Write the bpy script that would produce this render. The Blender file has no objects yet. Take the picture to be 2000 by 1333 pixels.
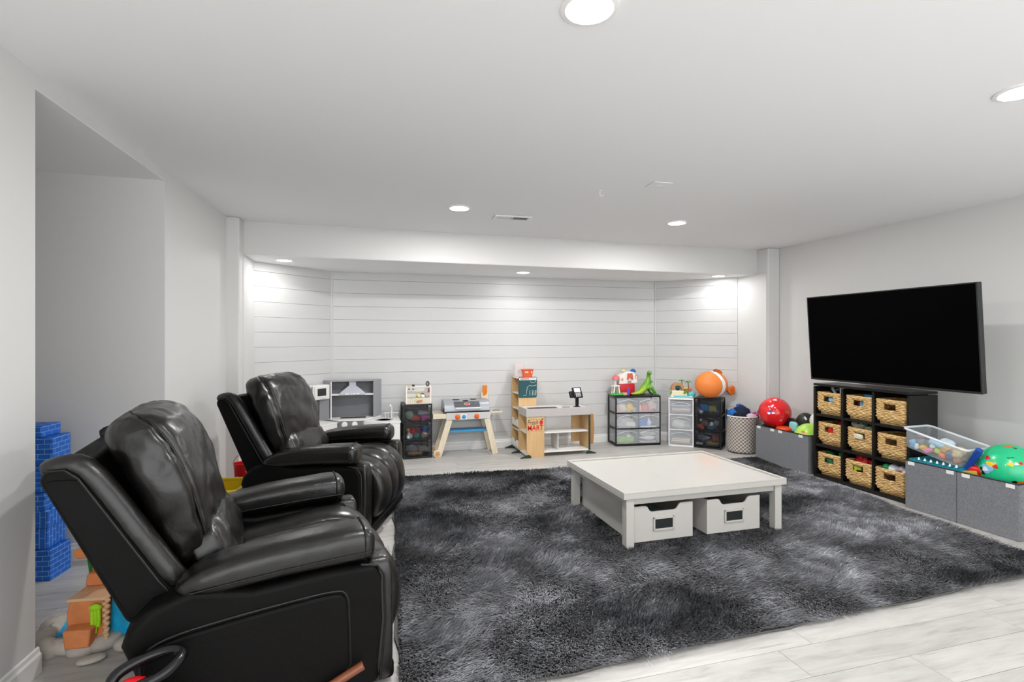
import bpy, bmesh, math, random
import numpy as np
from mathutils import Vector, Matrix, Euler, noise as mnoise
random.seed(7); np.random.seed(7)
R = math.radians
scn = bpy.context.scene
COL = scn.collection

# ------------------------------------------------------------------ camera
F_PX = 1020.0
cam_d = bpy.data.cameras.new('camera')
cam_d.sensor_width = 36.0
cam_d.lens = F_PX * 36.0 / 2000.0
cam_d.shift_y = -(666.5 - 662.0) / 2000.0
cam_d.clip_start = 0.02
cam = bpy.data.objects.new('camera', cam_d)
cam.location = (0, 0, 1.35)
cam.rotation_euler = (R(90), 0, R(-15.8))
COL.objects.link(cam)
scn.camera = cam

# ------------------------------------------------------------------ world, exposure
w = bpy.data.worlds.new('world'); scn.world = w
w.use_nodes = True
w.node_tree.nodes['Background'].inputs[0].default_value = (0.97, 0.985, 1.0, 1)
w.node_tree.nodes['Background'].inputs[1].default_value = 2.2  # added even fill light, reaching the room through its missing rear wall
vs = scn.view_settings
vs.view_transform = 'Standard'; vs.look = 'None'; vs.gamma = 1.0
vs.use_curve_mapping = False
vs.exposure = 0.52
LIGHT_W = 15.0       # watts of each recessed lamp of the front row (kept lower to offset the frontal world fill)
BACK_W = 24.0        # watts of each recessed lamp of the row near the niche, raised to brighten the back
NICHE_W = 2.4       # watts of each recessed lamp in the niche soffit
scn.cycles.diffuse_bounces = 4
scn.cycles.glossy_bounces = 2
scn.cycles.transmission_bounces = 2
scn.cycles.max_bounces = 6
scn.cycles.transparent_max_bounces = 10
scn.cycles.use_adaptive_sampling = True
scn.cycles.adaptive_threshold = 0.06
scn.cycles.adaptive_min_samples = 12
scn.cycles.caustics_reflective = False
scn.cycles.caustics_refractive = False
scn.cycles.use_denoising = True
scn.cycles.sample_clamp_indirect = 4.0

CEIL = 2.42; NICHE = 2.12
XR = 4.735
# ------------------------------------------------------------------ helpers
def lin(h):
    if isinstance(h, str):
        h = h.lstrip('#'); c = [int(h[i:i+2], 16)/255 for i in (0, 2, 4)]
    else:
        c = list(h)
    return tuple((v/12.92 if v <= 0.04045 else ((v+0.055)/1.055)**2.4) for v in c) + (1.0,)

def tag(o, label=None, cat=None, group=None, kind=None):
    if label: o['label'] = label
    if cat: o['category'] = cat
    if group: o['group'] = group
    if kind: o['kind'] = kind
    return o

def thing(name, label, cat, loc=(0, 0, 0), rz=0.0, group=None, rx=0.0, ry=0.0):
    o = bpy.data.objects.new(name, None); COL.objects.link(o)
    o.empty_display_size = 0.05
    o.location = loc; o.rotation_euler = (rx, ry, rz)
    return tag(o, label, cat, group)

class MB:
    """collects shapes, then links them as one mesh object"""
    def __init__(self):
        self.v = []; self.f = []; self.fm = []; self.mi = 0
    def add(self, vs, fs, M=None):
        n = len(self.v)
        for p in vs:
            p = Vector(p)
            self.v.append(tuple(M @ p) if M is not None else tuple(p))
        for f in fs:
            self.f.append(tuple(i+n for i in f)); self.fm.append(self.mi)
        return self
    def box(self, c, s, M=None):
        x, y, z = c; a, b, d = s[0]/2, s[1]/2, s[2]/2
        vs = [(x+i*a, y+j*b, z+k*d) for i in (-1, 1) for j in (-1, 1) for k in (-1, 1)]
        fs = [(0,1,3,2),(4,6,7,5),(0,4,5,1),(2,3,7,6),(0,2,6,4),(1,5,7,3)]
        return self.add(vs, fs, M)
    def bx(self, x0, x1, y0, y1, z0, z1, M=None):
        return self.box(((x0+x1)/2, (y0+y1)/2, (z0+z1)/2), (x1-x0, y1-y0, z1-z0), M)
    def loft(self, rings, cap=True, close=True, M=None):
        n = len(rings[0]); vs = [p for r in rings for p in r]; fs = []
        m = n if close else n-1
        for i in range(len(rings)-1):
            for j in range(m):
                k = (j+1) % n
                fs.append((i*n+j, i*n+k, (i+1)*n+k, (i+1)*n+j))
        if cap:
            fs.append(tuple(range(n-1, -1, -1)))
            fs.append(tuple((len(rings)-1)*n+j for j in range(n)))
        return self.add(vs, fs, M)
    def lathe(self, prof, n=24, M=None, cap=True):
        rings = [[(r*math.cos(2*math.pi*j/n), r*math.sin(2*math.pi*j/n), z) for j in range(n)] for r, z in prof]
        return self.loft(rings, cap, True, M)
    def cyl(self, p0, p1, r, n=16, r1=None):
        p0 = Vector(p0); p1 = Vector(p1); d = p1-p0
        q = d.to_track_quat('Z', 'Y').to_matrix().to_4x4()
        M = Matrix.Translation(p0) @ q
        return self.lathe([(r, 0), (r if r1 is None else r1, d.length)], n, M)
    def tube(self, pts, r, n=8, cap=True, closed=False, flat=None):
        pts = [Vector(p) for p in pts]; rings = []; N = len(pts)
        up = Vector((0, 0, 1)); prev = None
        for i, p in enumerate(pts):
            if closed: t = pts[(i+1) % N]-pts[i-1]
            else: t = pts[min(i+1, N-1)]-pts[max(i-1, 0)]
            t.normalize()
            if prev is None:
                a = up if abs(t.z) < 0.9 else Vector((1, 0, 0))
                nrm = t.cross(a).normalized()
            else:
                nrm = (prev - t*prev.dot(t)).normalized()
            prev = nrm; b = t.cross(nrm)
            rr = r(i/(N-1)) if callable(r) else r
            fl = flat or 1.0
            rings.append([tuple(p+nrm*rr*math.cos(2*math.pi*k/n)+b*rr*fl*math.sin(2*math.pi*k/n)) for k in range(n)])
        if closed: rings.append(rings[0]); cap = False
        return self.loft(rings, cap)
    def ball(self, c, r, nu=20, nv=12, M=None):
        if not hasattr(r, '__len__'): r = (r, r, r)
        rings = []
        for i in range(1, nv):
            th = math.pi*i/nv - math.pi/2
            rings.append([(c[0]+r[0]*math.cos(th)*math.cos(2*math.pi*j/nu), c[1]+r[1]*math.cos(th)*math.sin(2*math.pi*j/nu), c[2]+r[2]*math.sin(th)) for j in range(nu)])
        vs = [p for q in rings for p in q]; fs = []
        for i in range(nv-2):
            for j in range(nu):
                k = (j+1) % nu
                fs.append((i*nu+j, i*nu+k, (i+1)*nu+k, (i+1)*nu+j))
        b = len(vs); vs += [(c[0], c[1], c[2]-r[2]), (c[0], c[1], c[2]+r[2])]
        for j in range(nu):
            k = (j+1) % nu
            fs.append((b, k, j)); fs.append((b+1, (nv-2)*nu+j, (nv-2)*nu+k))
        return self.add(vs, fs, M)
    def sbox(self, c, s, e=0.35, nu=28, nv=16, M=None, e2=None):
        """superellipsoid: a soft pillow or a rounded block"""
        def sg(v, p): return math.copysign(abs(v)**p, v)
        e2 = e2 or e
        rings = []
        for i in range(nv+1):
            th = (math.pi*i/nv - math.pi/2)*0.9995
            rings.append([(c[0]+s[0]/2*sg(math.cos(th), e)*sg(math.cos(2*math.pi*j/nu), e2),
                           c[1]+s[1]/2*sg(math.cos(th), e)*sg(math.sin(2*math.pi*j/nu), e2),
                           c[2]+s[2]/2*sg(math.sin(th), e)) for j in range(nu)])
        return self.loft(rings, True, True, M)
    def prism(self, poly, h0, h1, axis='z', M=None):
        """extrude a 2-D outline; axis names the extrusion direction"""
        def P(a, b, h):
            return {'z': (a, b, h), 'y': (a, h, b), 'x': (h, a, b)}[axis]
        r0 = [P(a, b, h0) for a, b in poly]; r1 = [P(a, b, h1) for a, b in poly]
        return self.loft([r0, r1], True, True, M)
    def build(self, name, mat, parent=None, smooth=False, bevel=0.0, seg=2, sub=0, loc=None, rot=None, angle=35, label=None):
        me = bpy.data.meshes.new(name)
        me.from_pydata(self.v, [], self.f)
        mats = mat if isinstance(mat, (list, tuple)) else [mat]
        for m in mats: me.materials.append(m)
        if len(mats) > 1: me.polygons.foreach_set('material_index', self.fm)
        bm = bmesh.new(); bm.from_mesh(me)
        bmesh.ops.recalc_face_normals(bm, faces=bm.faces)
        bm.to_mesh(me); bm.free()
        if smooth or bevel or sub:
            me.polygons.foreach_set('use_smooth', [True]*len(me.polygons))
        if smooth and not sub and angle < 180:
            try: me.set_sharp_from_angle(angle=R(angle))
            except Exception: pass
        o = bpy.data.objects.new(name, me); COL.objects.link(o)
        if parent is not None: o.parent = parent
        if loc is not None: o.location = loc
        if rot is not None: o.rotation_euler = rot
        if bevel:
            b = o.modifiers.new('bevel', 'BEVEL'); b.width = bevel; b.segments = seg
            b.limit_method = 'ANGLE'; b.angle_limit = R(40); b.harden_normals = True
        if sub:
            s = o.modifiers.new('sub', 'SUBSURF'); s.levels = sub; s.render_levels = sub
        if label: o['label'] = label
        return o

def copy_tree(o, parent=None):
    c = o.copy(); COL.objects.link(c)
    if parent is not None: c.parent = parent
    for ch in list(o.children): copy_tree(ch, c)
    return c

def rrect(w, h, r, n=4, cx=0, cy=0):
    pts = []
    for k, (sx, sy) in enumerate(((1, 1), (-1, 1), (-1, -1), (1, -1))):
        for i in range(n+1):
            a = math.pi/2*(k + i/n)
            pts.append((cx+sx*(w/2-r)+r*math.cos(a), cy+sy*(h/2-r)+r*math.sin(a)))
    return pts

# ------------------------------------------------------------------ materials
class NT:
    def __init__(self, name):
        self.m = bpy.data.materials.new(name); self.m.use_nodes = True
        self.t = self.m.node_tree; self.n = self.t.nodes; self.b = self.n['Principled BSDF']
    def new(self, typ, **kw):
        x = self.n.new(typ)
        for k, v in kw.items(): setattr(x, k, v)
        return x
    def link(self, a, b): self.t.links.new(a, b)
    def set(self, **kw):
        for k, v in kw.items():
            self.b.inputs[k.replace('_', ' ')].default_value = v
        return self

def M_(name, col, rough=0.5, metal=0.0, spec=0.5, bump=0.0, bscale=60.0, var=0.0, vscale=6.0, coat=0.0, sheen=0.0, trans=0.0, ior=1.45):
    t = NT(name); c = lin(col)
    t.b.inputs['Base Color'].default_value = c
    t.b.inputs['Roughness'].default_value = rough
    t.b.inputs['Metallic'].default_value = metal
    t.b.inputs['Specular IOR Level'].default_value = spec
    t.b.inputs['Coat Weight'].default_value = coat
    t.b.inputs['Sheen Weight'].default_value = sheen
    t.b.inputs['Transmission Weight'].default_value = trans
    t.b.inputs['IOR'].default_value = ior
    if bump or var:
        tc = t.new('ShaderNodeTexCoord')
    if var:
        nz = t.new('ShaderNodeTexNoise'); nz.inputs['Scale'].default_value = vscale; nz.inputs['Detail'].default_value = 4
        t.link(tc.outputs['Object'], nz.inputs['Vector'])
        mr = t.new('ShaderNodeMapRange'); mr.inputs['From Min'].default_value = 0.3; mr.inputs['From Max'].default_value = 0.7
        mr.inputs['To Min'].default_value = 1-var; mr.inputs['To Max'].default_value = 1+var
        t.link(nz.outputs['Fac'], mr.inputs['Value'])
        hs = t.new('ShaderNodeHueSaturation'); hs.inputs['Color'].default_value = c
        t.link(mr.outputs['Result'], hs.inputs['Value']); t.link(hs.outputs['Color'], t.b.inputs['Base Color'])
    if bump:
        nb = t.new('ShaderNodeTexNoise'); nb.inputs['Scale'].default_value = bscale; nb.inputs['Detail'].default_value = 3
        t.link(tc.outputs['Object'], nb.inputs['Vector'])
        bp = t.new('ShaderNodeBump'); bp.inputs['Strength'].default_value = bump; bp.inputs['Distance'].default_value = 0.002
        t.link(nb.outputs['Fac'], bp.inputs['Height']); t.link(bp.outputs['Normal'], t.b.inputs['Normal'])
    return t.m

def M_clear(name, col, alpha, rough=0.25):
    """see-through moulded plastic: part of the light passes, part meets the plastic"""
    t = NT(name)
    t.b.inputs['Base Color'].default_value = lin(col); t.b.inputs['Roughness'].default_value = rough
    tr = t.new('ShaderNodeBsdfTransparent'); mx = t.new('ShaderNodeMixShader')
    mx.inputs[0].default_value = alpha
    t.link(tr.outputs[0], mx.inputs[1]); t.link(t.b.outputs[0], mx.inputs[2])
    t.link(mx.outputs[0], t.n['Material Output'].inputs['Surface'])
    return t.m

def M_emit(name, col, s):
    t = NT(name)
    t.b.inputs['Base Color'].default_value = (0.9, 0.9, 0.9, 1)
    t.b.inputs['Emission Color'].default_value = lin(col); t.b.inputs['Emission Strength'].default_value = s
    return t.m

WALL = M_('wall_paint', '#d7d6d4', 0.55, bump=0.04, bscale=180)
GREYWALL = M_('wall_paint_grey', '#d7d6d4', 0.6, bump=0.04, bscale=180)
CEILM = M_('ceiling_paint', '#f3f3f3', 0.75, bump=0.03, bscale=150)
TRIM = M_('trim_paint', '#efeeec', 0.35)
SHIP = M_('shiplap_paint', '#cfcfce', 0.42, bump=0.03, bscale=40)
WHITE = M_('white_laminate', '#f1efeb', 0.3)
WHITEP = M_('white_plastic', '#eeeeee', 0.32)
CREAM = M_('cream_lacquer', '#bdbab4', 0.22, coat=0.3)
BLACKP = M_('black_plastic', '#141414', 0.35)
BLACKL = M_('black_laminate', '#121110', 0.38, bump=0.05, bscale=90)
DARKG = M_('dark_grey', '#2b2c2e', 0.45)
STEEL = M_('brushed_steel', '#b9bcc0', 0.3, metal=0.9)
SILVER = M_('silver_paint', '#a9acb1', 0.35, metal=0.35)
GREYL = M_('grey_laminate', '#8c8d90', 0.45)
GREYD = M_('grey_laminate_dark', '#6d6e71', 0.5)
GREYC = M_('counter_grey', '#bdb7b4', 0.45)

def wood(name, c1, c2, axis=0, rough=0.45):
    t = NT(name); tc = t.new('ShaderNodeTexCoord'); mp = t.new('ShaderNodeMapping')
    sc = [14, 14, 14]; sc[axis] = 1.4; mp.inputs['Scale'].default_value = sc
    t.link(tc.outputs['Object'], mp.inputs['Vector'])
    nz = t.new('ShaderNodeTexNoise'); nz.inputs['Scale'].default_value = 2.2; nz.inputs['Detail'].default_value = 6; nz.inputs['Roughness'].default_value = 0.65
    t.link(mp.outputs[0], nz.inputs['Vector'])
    cr = t.new('ShaderNodeValToRGB'); cr.color_ramp.elements[0].position = 0.32; cr.color_ramp.elements[1].position = 0.68
    cr.color_ramp.elements[0].color = lin(c1); cr.color_ramp.elements[1].color = lin(c2)
    t.link(nz.outputs['Fac'], cr.inputs[0]); t.link(cr.outputs[0], t.b.inputs['Base Color'])
    t.b.inputs['Roughness'].default_value = rough
    return t.m
MAPLE = wood('maple_veneer', '#cfa873', '#dcb988', 2)
BEECH = wood('pale_beech', '#d8c9ae', '#e6d9c2', 2)

def floor_material():
    t = NT('vinyl_plank'); tc = t.new('ShaderNodeTexCoord'); oi = t.new('ShaderNodeObjectInfo')
    off = t.new('ShaderNodeVectorMath', operation='MULTIPLY_ADD')
    cmb = t.new('ShaderNodeCombineXYZ')
    for i in range(3):
        t.link(oi.outputs['Random'], cmb.inputs[i])
    t.link(cmb.outputs[0], off.inputs[0]); off.inputs[1].default_value = (37, 91, 53)
    t.link(tc.outputs['Object'], off.inputs[2])
    mp = t.new('ShaderNodeMapping'); mp.inputs['Scale'].default_value = (1.6, 11, 4)
    t.link(off.outputs[0], mp.inputs['Vector'])
    nz = t.new('ShaderNodeTexNoise'); nz.inputs['Scale'].default_value = 1.8; nz.inputs['Detail'].default_value = 7; nz.inputs['Roughness'].default_value = 0.62; nz.inputs['Distortion'].default_value = 0.5
    t.link(mp.outputs[0], nz.inputs['Vector'])
    cr = t.new('ShaderNodeValToRGB'); e = cr.color_ramp.elements
    e[0].position = 0.25; e[0].color = lin('#99938e'); e[1].position = 0.6; e[1].color = lin('#bfbcb8')
    k = e.new(0.42); k.color = lin('#b2afab')
    t.link(nz.outputs['Fac'], cr.inputs[0])
    # fine dark cracks with the grain
    mp2 = t.new('ShaderNodeMapping'); mp2.inputs['Scale'].default_value = (3.0, 40, 4); t.link(off.outputs[0], mp2.inputs['Vector'])
    n2 = t.new('ShaderNodeTexNoise'); n2.inputs['Scale'].default_value = 1.0; n2.inputs['Detail'].default_value = 4; t.link(mp2.outputs[0], n2.inputs['Vector'])
    m2 = t.new('ShaderNodeMapRange'); m2.inputs['From Min'].default_value = 0.27; m2.inputs['From Max'].default_value = 0.35
    m2.inputs['To Min'].default_value = 0.72; m2.inputs['To Max'].default_value = 1.0; t.link(n2.outputs['Fac'], m2.inputs['Value'])
    rv = t.new('ShaderNodeMapRange'); rv.inputs['To Min'].default_value = 0.93; rv.inputs['To Max'].default_value = 1.06; t.link(oi.outputs['Random'], rv.inputs['Value'])
    mm = t.new('ShaderNodeMath', operation='MULTIPLY'); t.link(m2.outputs[0], mm.inputs[0]); t.link(rv.outputs[0], mm.inputs[1])
    hs = t.new('ShaderNodeHueSaturation'); t.link(cr.outputs[0], hs.inputs['Color']); t.link(mm.outputs[0], hs.inputs['Value'])
    t.link(hs.outputs[0], t.b.inputs['Base Color'])
    t.b.inputs['Roughness'].default_value = 0.42
    bp = t.new('ShaderNodeBump'); bp.inputs['Strength'].default_value = 0.12; bp.inputs['Distance'].default_value = 0.002
    t.link(n2.outputs['Fac'], bp.inputs['Height']); t.link(bp.outputs[0], t.b.inputs['Normal'])
    return t.m
FLOORM = floor_material()

# ------------------------------------------------------------------ room shell
def struct(name, mb, mat, parent=None, **kw):
    o = mb.build(name, mat, parent, **kw); o['kind'] = 'structure'; return o

floor = struct('floor', MB().bx(-2.75, 4.86, -1.3, 6.45, -0.12, -0.012), M_('subfloor', '#77726c', 0.8))
plank_me = None
PW, PL = 0.182, 1.22
y = -0.45; row = 0
plank_src = None
def plank(x0, x1, y0):
    global plank_src
    if plank_src is None:
        plank_src = MB().bx(-PL/2+0.0008, PL/2-0.0008, -PW/2+0.0008, PW/2-0.0008, -0.0125, 0.0).build('floor_plank', FLOORM, floor, bevel=0.0012, seg=1)
        o = plank_src
    else:
        o = plank_src.copy(); COL.objects.link(o)
    o.location = ((x0+x1)/2, y0+PW/2, 0); o.scale = ((x1-x0)/PL, 1, 1)
y = 0.95
while y < 6.35:
    xs = -2.6 if 2.5 < y+PW and y < 3.8 else -1.35
    xe = 4.75
    x = xs - random.random()*PL*0.9
    while x < xe:
        a, b = max(x, xs), min(x+PL, xe)
        if b-a > 0.03: plank(a, b, y)
        x += PL
    y += PW
near_floor = MB().bx(-1.35, 4.75, -1.3, 0.95, -0.0125, 0.0).build('floor_run', FLOORM, floor)

# ceiling
struct('ceiling', MB().bx(-2.75, 4.86, -1.3, 5.40, CEIL, CEIL+0.12), CEILM)
# left wall: near run, header over the alcove opening, far run (slightly out of square, as in the photo)
def lx(y): return -1.28 + (y-2.345)*0.0443
def slab_left(name, y0, y1, z0, z1, mat=WALL, th=0.12):
    return struct(name, MB().prism([(lx(y0), y0), (lx(y1), y1), (lx(y1)-th, y1), (lx(y0)-th, y0)], z0, z1), mat)
ALC0, ALC1 = 2.54, 3.785
slab_left('wall_left_near', -1.3, ALC0, 0, CEIL)
slab_left('wall_left_header', ALC0, ALC1, CEIL-0.062, CEIL)
slab_left('wall_left_far', ALC1, 5.40, 0, CEIL)
struct('wall_alcove_back', MB().bx(-2.62, lx(ALC1)-0.12, ALC1, ALC1+0.10, 0, CEIL), GREYWALL)
struct('wall_alcove_left', MB().bx(-2.72, -2.62, ALC0-0.10, ALC1+0.10, 0, CEIL), GREYWALL)
struct('wall_alcove_front', MB().bx(-2.62, lx(ALC0)-0.12, ALC0-0.10, ALC0, 0, CEIL), GREYWALL)
struct('ceiling_alcove', MB().prism([(-2.62, ALC0), (lx(ALC0)-0.0005, ALC0), (lx(ALC1)-0.0005, ALC1), (-2.62, ALC1)], CEIL-0.066, CEIL-0.0625), CEILM)
# right wall; rear left open so the world's added fill light enters
struct('wall_right', MB().bx(XR, XR+0.12, -1.3, 5.42, 0, CEIL), GREYWALL)
# columns flanking the niche
struct('column_left', MB().bx(-1.17, -1.055, 5.06, 5.42, 0, CEIL), WALL, bevel=0.012)
struct('column_right', MB().bx(4.565, XR, 5.085, 5.42, 0, CEIL), WALL, bevel=0.012)
# soffit across the niche
struct('soffit', MB().prism([(-1.055, 5.235), (4.565, 5.265), (4.565, 6.40), (-1.055, 6.40)], NICHE, CEIL), [WALL])
struct('ceiling_niche', MB().prism([(-1.05, 5.24), (4.56, 5.27), (4.56, 6.38), (-1.05, 6.38)], NICHE-0.004, NICHE-0.0005), CEILM)
# niche: backing walls + drywall jambs + boards
def run_wall(name, p0, p1, z0, z1, th, mat):
    p0 = Vector(p0); p1 = Vector(p1); d = (p1-p0).normalized(); n = Vector((-d.y, d.x))
    q = [p0, p1, p1+n*th, p0+n*th]
    return struct(name, MB().prism([(a.x, a.y) for a in q], z0, z1), mat)
NB = [(-1.05, 5.665), (-0.356, 6.290), (3.765, 6.240), (4.47, 5.488)]
run_wall('wall_niche_left_jamb', (-1.05, 5.20), (-1.05, 5.70), 0, NICHE, 0.12, WALL)
run_wall('wall_niche_right_jamb', (4.47, 5.52), (4.545, 5.09), 0, NICHE, 0.12, WALL)
gapm = M_('shiplap_gap', '#e4e3e1', 0.8)
BH = 0.1525
for nm, a, b in (('wall_niche_left', NB[0], NB[1]), ('wall_back', NB[1], NB[2]), ('wall_niche_right', NB[2], NB[3])):
    a = Vector(a); b = Vector(b); d = (b-a).normalized(); n = Vector((-d.y, d.x))
    wl = run_wall(nm, a+n*0.012, b+n*0.012, 0, NICHE, 0.1, gapm)
    L = (b-a).length
    ang = math.atan2(d.y, d.x)
    z = NICHE-0.095
    first = None; zt = NICHE-0.004
    while zt > 0.02:
        z0 = max(z, 0.002)
        h = zt-z0-0.0016
        me = MB().bx(0.001, L-0.001, 0.0, 0.0115, 0, h).build('shiplap_board', SHIP, wl, bevel=0.0015, seg=1)
        me.location = (a.x, a.y, z0+0.0016); me.rotation_euler = (0, 0, ang)
        zt = z; z -= BH
# added unseen corner posts stop world light leaking through joints behind the boards
for nm, (cx_, cy_) in (('light_stop_1', (-0.372, 6.335)), ('light_stop_2', (3.800, 6.290)), ('light_stop_3', (-1.10, 5.70)), ('light_stop_4', (4.53, 5.53))):
    struct(nm, MB().lathe([(0.055, 0), (0.055, NICHE)], 16, Matrix.Translation((cx_, cy_, 0))), WALL)
for nm, (cx_, cy_) in (('trim_5', NB[1]), ('trim_6', NB[2])):
    struct(nm, MB().box((cx_, cy_-0.004, NICHE/2), (0.016, 0.016, NICHE-0.006)), SHIP, bevel=0.003)
# niche corner trims and baseboards
def baseb(name, p0, p1, h=0.105, th=0.015, z0=0.0):
    p0 = Vector(p0); p1 = Vector(p1); d = (p1-p0).normalized(); n = Vector((d.y, -d.x))
    prof = [(0, 0), (th, 0), (th, h*0.72), (th*0.55, h*0.80), (th*0.5, h*0.95), (0.002, h), (0, h)]
    rings = [[tuple(Vector((p.x, p.y, 0))+Vector((n.x, n.y, 0))*u+Vector((0, 0, v+z0))) for u, v in prof] for p in (p0, p1)]
    return struct(name, MB().loft(rings), TRIM, smooth=True)
baseb('baseboard_back', NB[1], NB[2]); baseb('baseboard_niche_left', NB[0], NB[1]); baseb('baseboard_niche_right', NB[2], NB[3])
baseb('baseboard_right', (XR, 5.08), (XR, -1.3))
baseb('baseboard_left_near', (lx(-1.3), -1.3), (lx(ALC0), ALC0+0.014))
baseb('baseboard_left_far', (lx(ALC1), ALC1), (lx(5.06), 5.06))
baseb('baseboard_alcove', (-2.62, ALC1), (lx(ALC1), ALC1))

# ------------------------------------------------------------------ recessed lights
LED = M_emit('led_diffuser', '#fffdf8', 9.0)
RIM = M_('lamp_rim', '#f4f3f1', 0.4)
def downlight(x, y, z, watts, label, r=0.078):
    t = thing('recessed_ceiling_light', label, 'light', (x, y, z), group='recessed ceiling lights')
    MB().lathe([(r, -0.002), (r+0.016, -0.001), (r+0.016, -0.006), (r, -0.009)], 32, cap=False).build('trim_ring', RIM, t, smooth=True)
    MB().lathe([(0.001, -0.007), (r, -0.007), (r, -0.002), (0.001, -0.002)], 32).build('diffuser', LED, t)
    ld = bpy.data.lights.new('downlight', 'AREA'); ld.shape = 'DISK'; ld.size = r*1.9; ld.energy = watts
    ld.color = (1.0, 0.995, 0.99)
    lo = bpy.data.objects.new('lamp', ld); COL.objects.link(lo); lo.parent = t; lo.location = (0, 0, -0.012)
    return t
downlight(0.70, 1.555, CEIL, LIGHT_W, 'large round recessed light at the top edge of the picture')
downlight(0.747, 4.219, CEIL, BACK_W, 'round recessed ceiling light left of the rectangular air vent')
downlight(2.770, 4.213, CEIL, BACK_W, 'round recessed ceiling light right of the rectangular air vent')
downlight(2.731, 1.571, CEIL, LIGHT_W, 'round recessed light at the right picture edge by the ceiling')
downlight(-0.752, 5.513, NICHE, NICHE_W, 'recessed light in the niche soffit above the left shiplap corner', 0.07)
downlight(1.77, 5.778, NICHE, NICHE_W, 'recessed light in the middle of the niche soffit', 0.07)
downlight(4.16, 5.45, NICHE, NICHE_W, 'recessed light in the niche soffit above the right shiplap corner', 0.07)

# ceiling register, blank plate and hook
t = thing('air_vent', 'white rectangular air register in the ceiling between two lights', 'vent', (1.255, 4.43, CEIL), R(-3))
vm = MB(); 
for a in ((-0.165, 0.165, -0.075, -0.055), (-0.165, 0.165, 0.055, 0.075), (-0.165, -0.14, -0.055, 0.055), (0.14, 0.165, -0.055, 0.055), (-0.006, 0.006, -0.055, 0.055)):
    vm.bx(a[0], a[1], a[2], a[3], -0.012, -0.001)
vm.build('frame', WHITEP, t, bevel=0.002, seg=1)
MB().bx(-0.14, 0.14, -0.055, 0.055, -0.003, -0.001).build('duct', M_('duct_dark', '#55544f', 0.8), t)
for i in range(22):
    xx = -0.132 + i*0.0126
    if abs(xx) < 0.01: continue
    ang = R(38 if xx < 0 else -38)
    MB().box((0, 0, 0), (0.011, 0.11, 0.0012)).build('louvre', WHITEP, t, loc=(xx, 0, -0.007), rot=(0, ang, 0))
t = thing('ceiling_plate', 'small square white access plate on the ceiling nearest the television', 'plate', (1.965, 3.21, CEIL), R(-2))
MB().bx(-0.07, 0.07, -0.07, 0.07, -0.007, -0.001).build('plate', WHITEP, t, bevel=0.003)
MB().lathe([(0.0, -0.011), (0.022, -0.010), (0.026, -0.007), (0.026, -0.005)], 20).build('screw_cover', WHITEP, t, smooth=True)
t = thing('ceiling_hook', 'tiny white hook screwed into the ceiling beside the access plate', 'hook', (1.635, 3.45, CEIL))
MB().lathe([(0.014, -0.001), (0.014, -0.004), (0.004, -0.008)], 14).build('rosette', WHITEP, t, smooth=True)
MB().tube([(0, 0, -0.006), (0, 0, -0.03), (0.012, 0, -0.045), (0.026, 0, -0.036), (0.026, 0, -0.026)], 0.0028, 6).build('hook_wire', WHITEP, t, smooth=True)
# ------------------------------------------------------------------ recliners
def leather_mat(name, col, rough, wr=0.35, spec=0.45):
    t = NT(name); tc = t.new('ShaderNodeTexCoord')
    t.b.inputs['Base Color'].default_value = lin(col); t.b.inputs['Specular IOR Level'].default_value = spec
    n1 = t.new('ShaderNodeTexNoise'); n1.inputs['Scale'].default_value = 9; n1.inputs['Detail'].default_value = 5; n1.inputs['Distortion'].default_value = 0.8
    t.link(tc.outputs['Object'], n1.inputs['Vector'])
    v = t.new('ShaderNodeTexVoronoi'); v.inputs['Scale'].default_value = 320; t.link(tc.outputs['Object'], v.inputs['Vector'])
    b1 = t.new('ShaderNodeBump'); b1.inputs['Strength'].default_value = wr; b1.inputs['Distance'].default_value = 0.02
    t.link(n1.outputs['Fac'], b1.inputs['Height'])
    b2 = t.new('ShaderNodeBump'); b2.inputs['Strength'].default_value = 0.12; b2.inputs['Distance'].default_value = 0.001
    t.link(v.outputs['Distance'], b2.inputs['Height']); t.link(b1.outputs[0], b2.inputs['Normal'])
    t.link(b2.outputs[0], t.b.inputs['Normal'])
    mr = t.new('ShaderNodeMapRange'); mr.inputs['To Min'].default_value = rough-0.06; mr.inputs['To Max'].default_value = rough+0.1
    t.link(n1.outputs['Fac'], mr.inputs['Value']); t.link(mr.outputs[0], t.b.inputs['Roughness'])
    return t.m
LEATHER = leather_mat('black_leather', '#0f0d0b', 0.30, 0.22, 0.58)
VINYL = leather_mat('black_side_leather', '#0b0a09', 0.50, 0.10, 0.12)
SEAM = M_('seam_piping', '#0c0b0a', 0.5)
STITCH = M_('stitching', '#3c3833', 0.6)
LEVER = wood('lever_wood', '#6b3a22', '#84492c', 0, 0.3)

def wrinkle(o, amp, freq, stretch=(1, 1, 1), seed=0):
    me = o.data
    me.update()
    vn = [Vector(v.normal) for v in me.vertices]
    for v, n in zip(me.vertices, vn):
        p = Vector((v.co.x*stretch[0]*freq+seed, v.co.y*stretch[1]*freq, v.co.z*stretch[2]*freq))
        v.co += n*(mnoise.fractal(p, 0.8, 2.0, 3)*amp)

def se(a, b, n=32, e=0.6):
    out = []
    for j in range(n):
        t = 2*math.pi*j/n; c, s = math.cos(t), math.sin(t)
        out.append((a*math.copysign(abs(c)**e, c), b*math.copysign(abs(s)**e, s)))
    return out

def smooth_poly(pts, it=2):
    for _ in range(it):
        q = []
        for i in range(len(pts)):
            a, b = pts[i], pts[(i+1) % len(pts)]
            q += [(a[0]*.75+b[0]*.25, a[1]*.75+b[1]*.25), (a[0]*.25+b[0]*.75, a[1]*.25+b[1]*.75)]
        pts = q
    return pts

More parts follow.
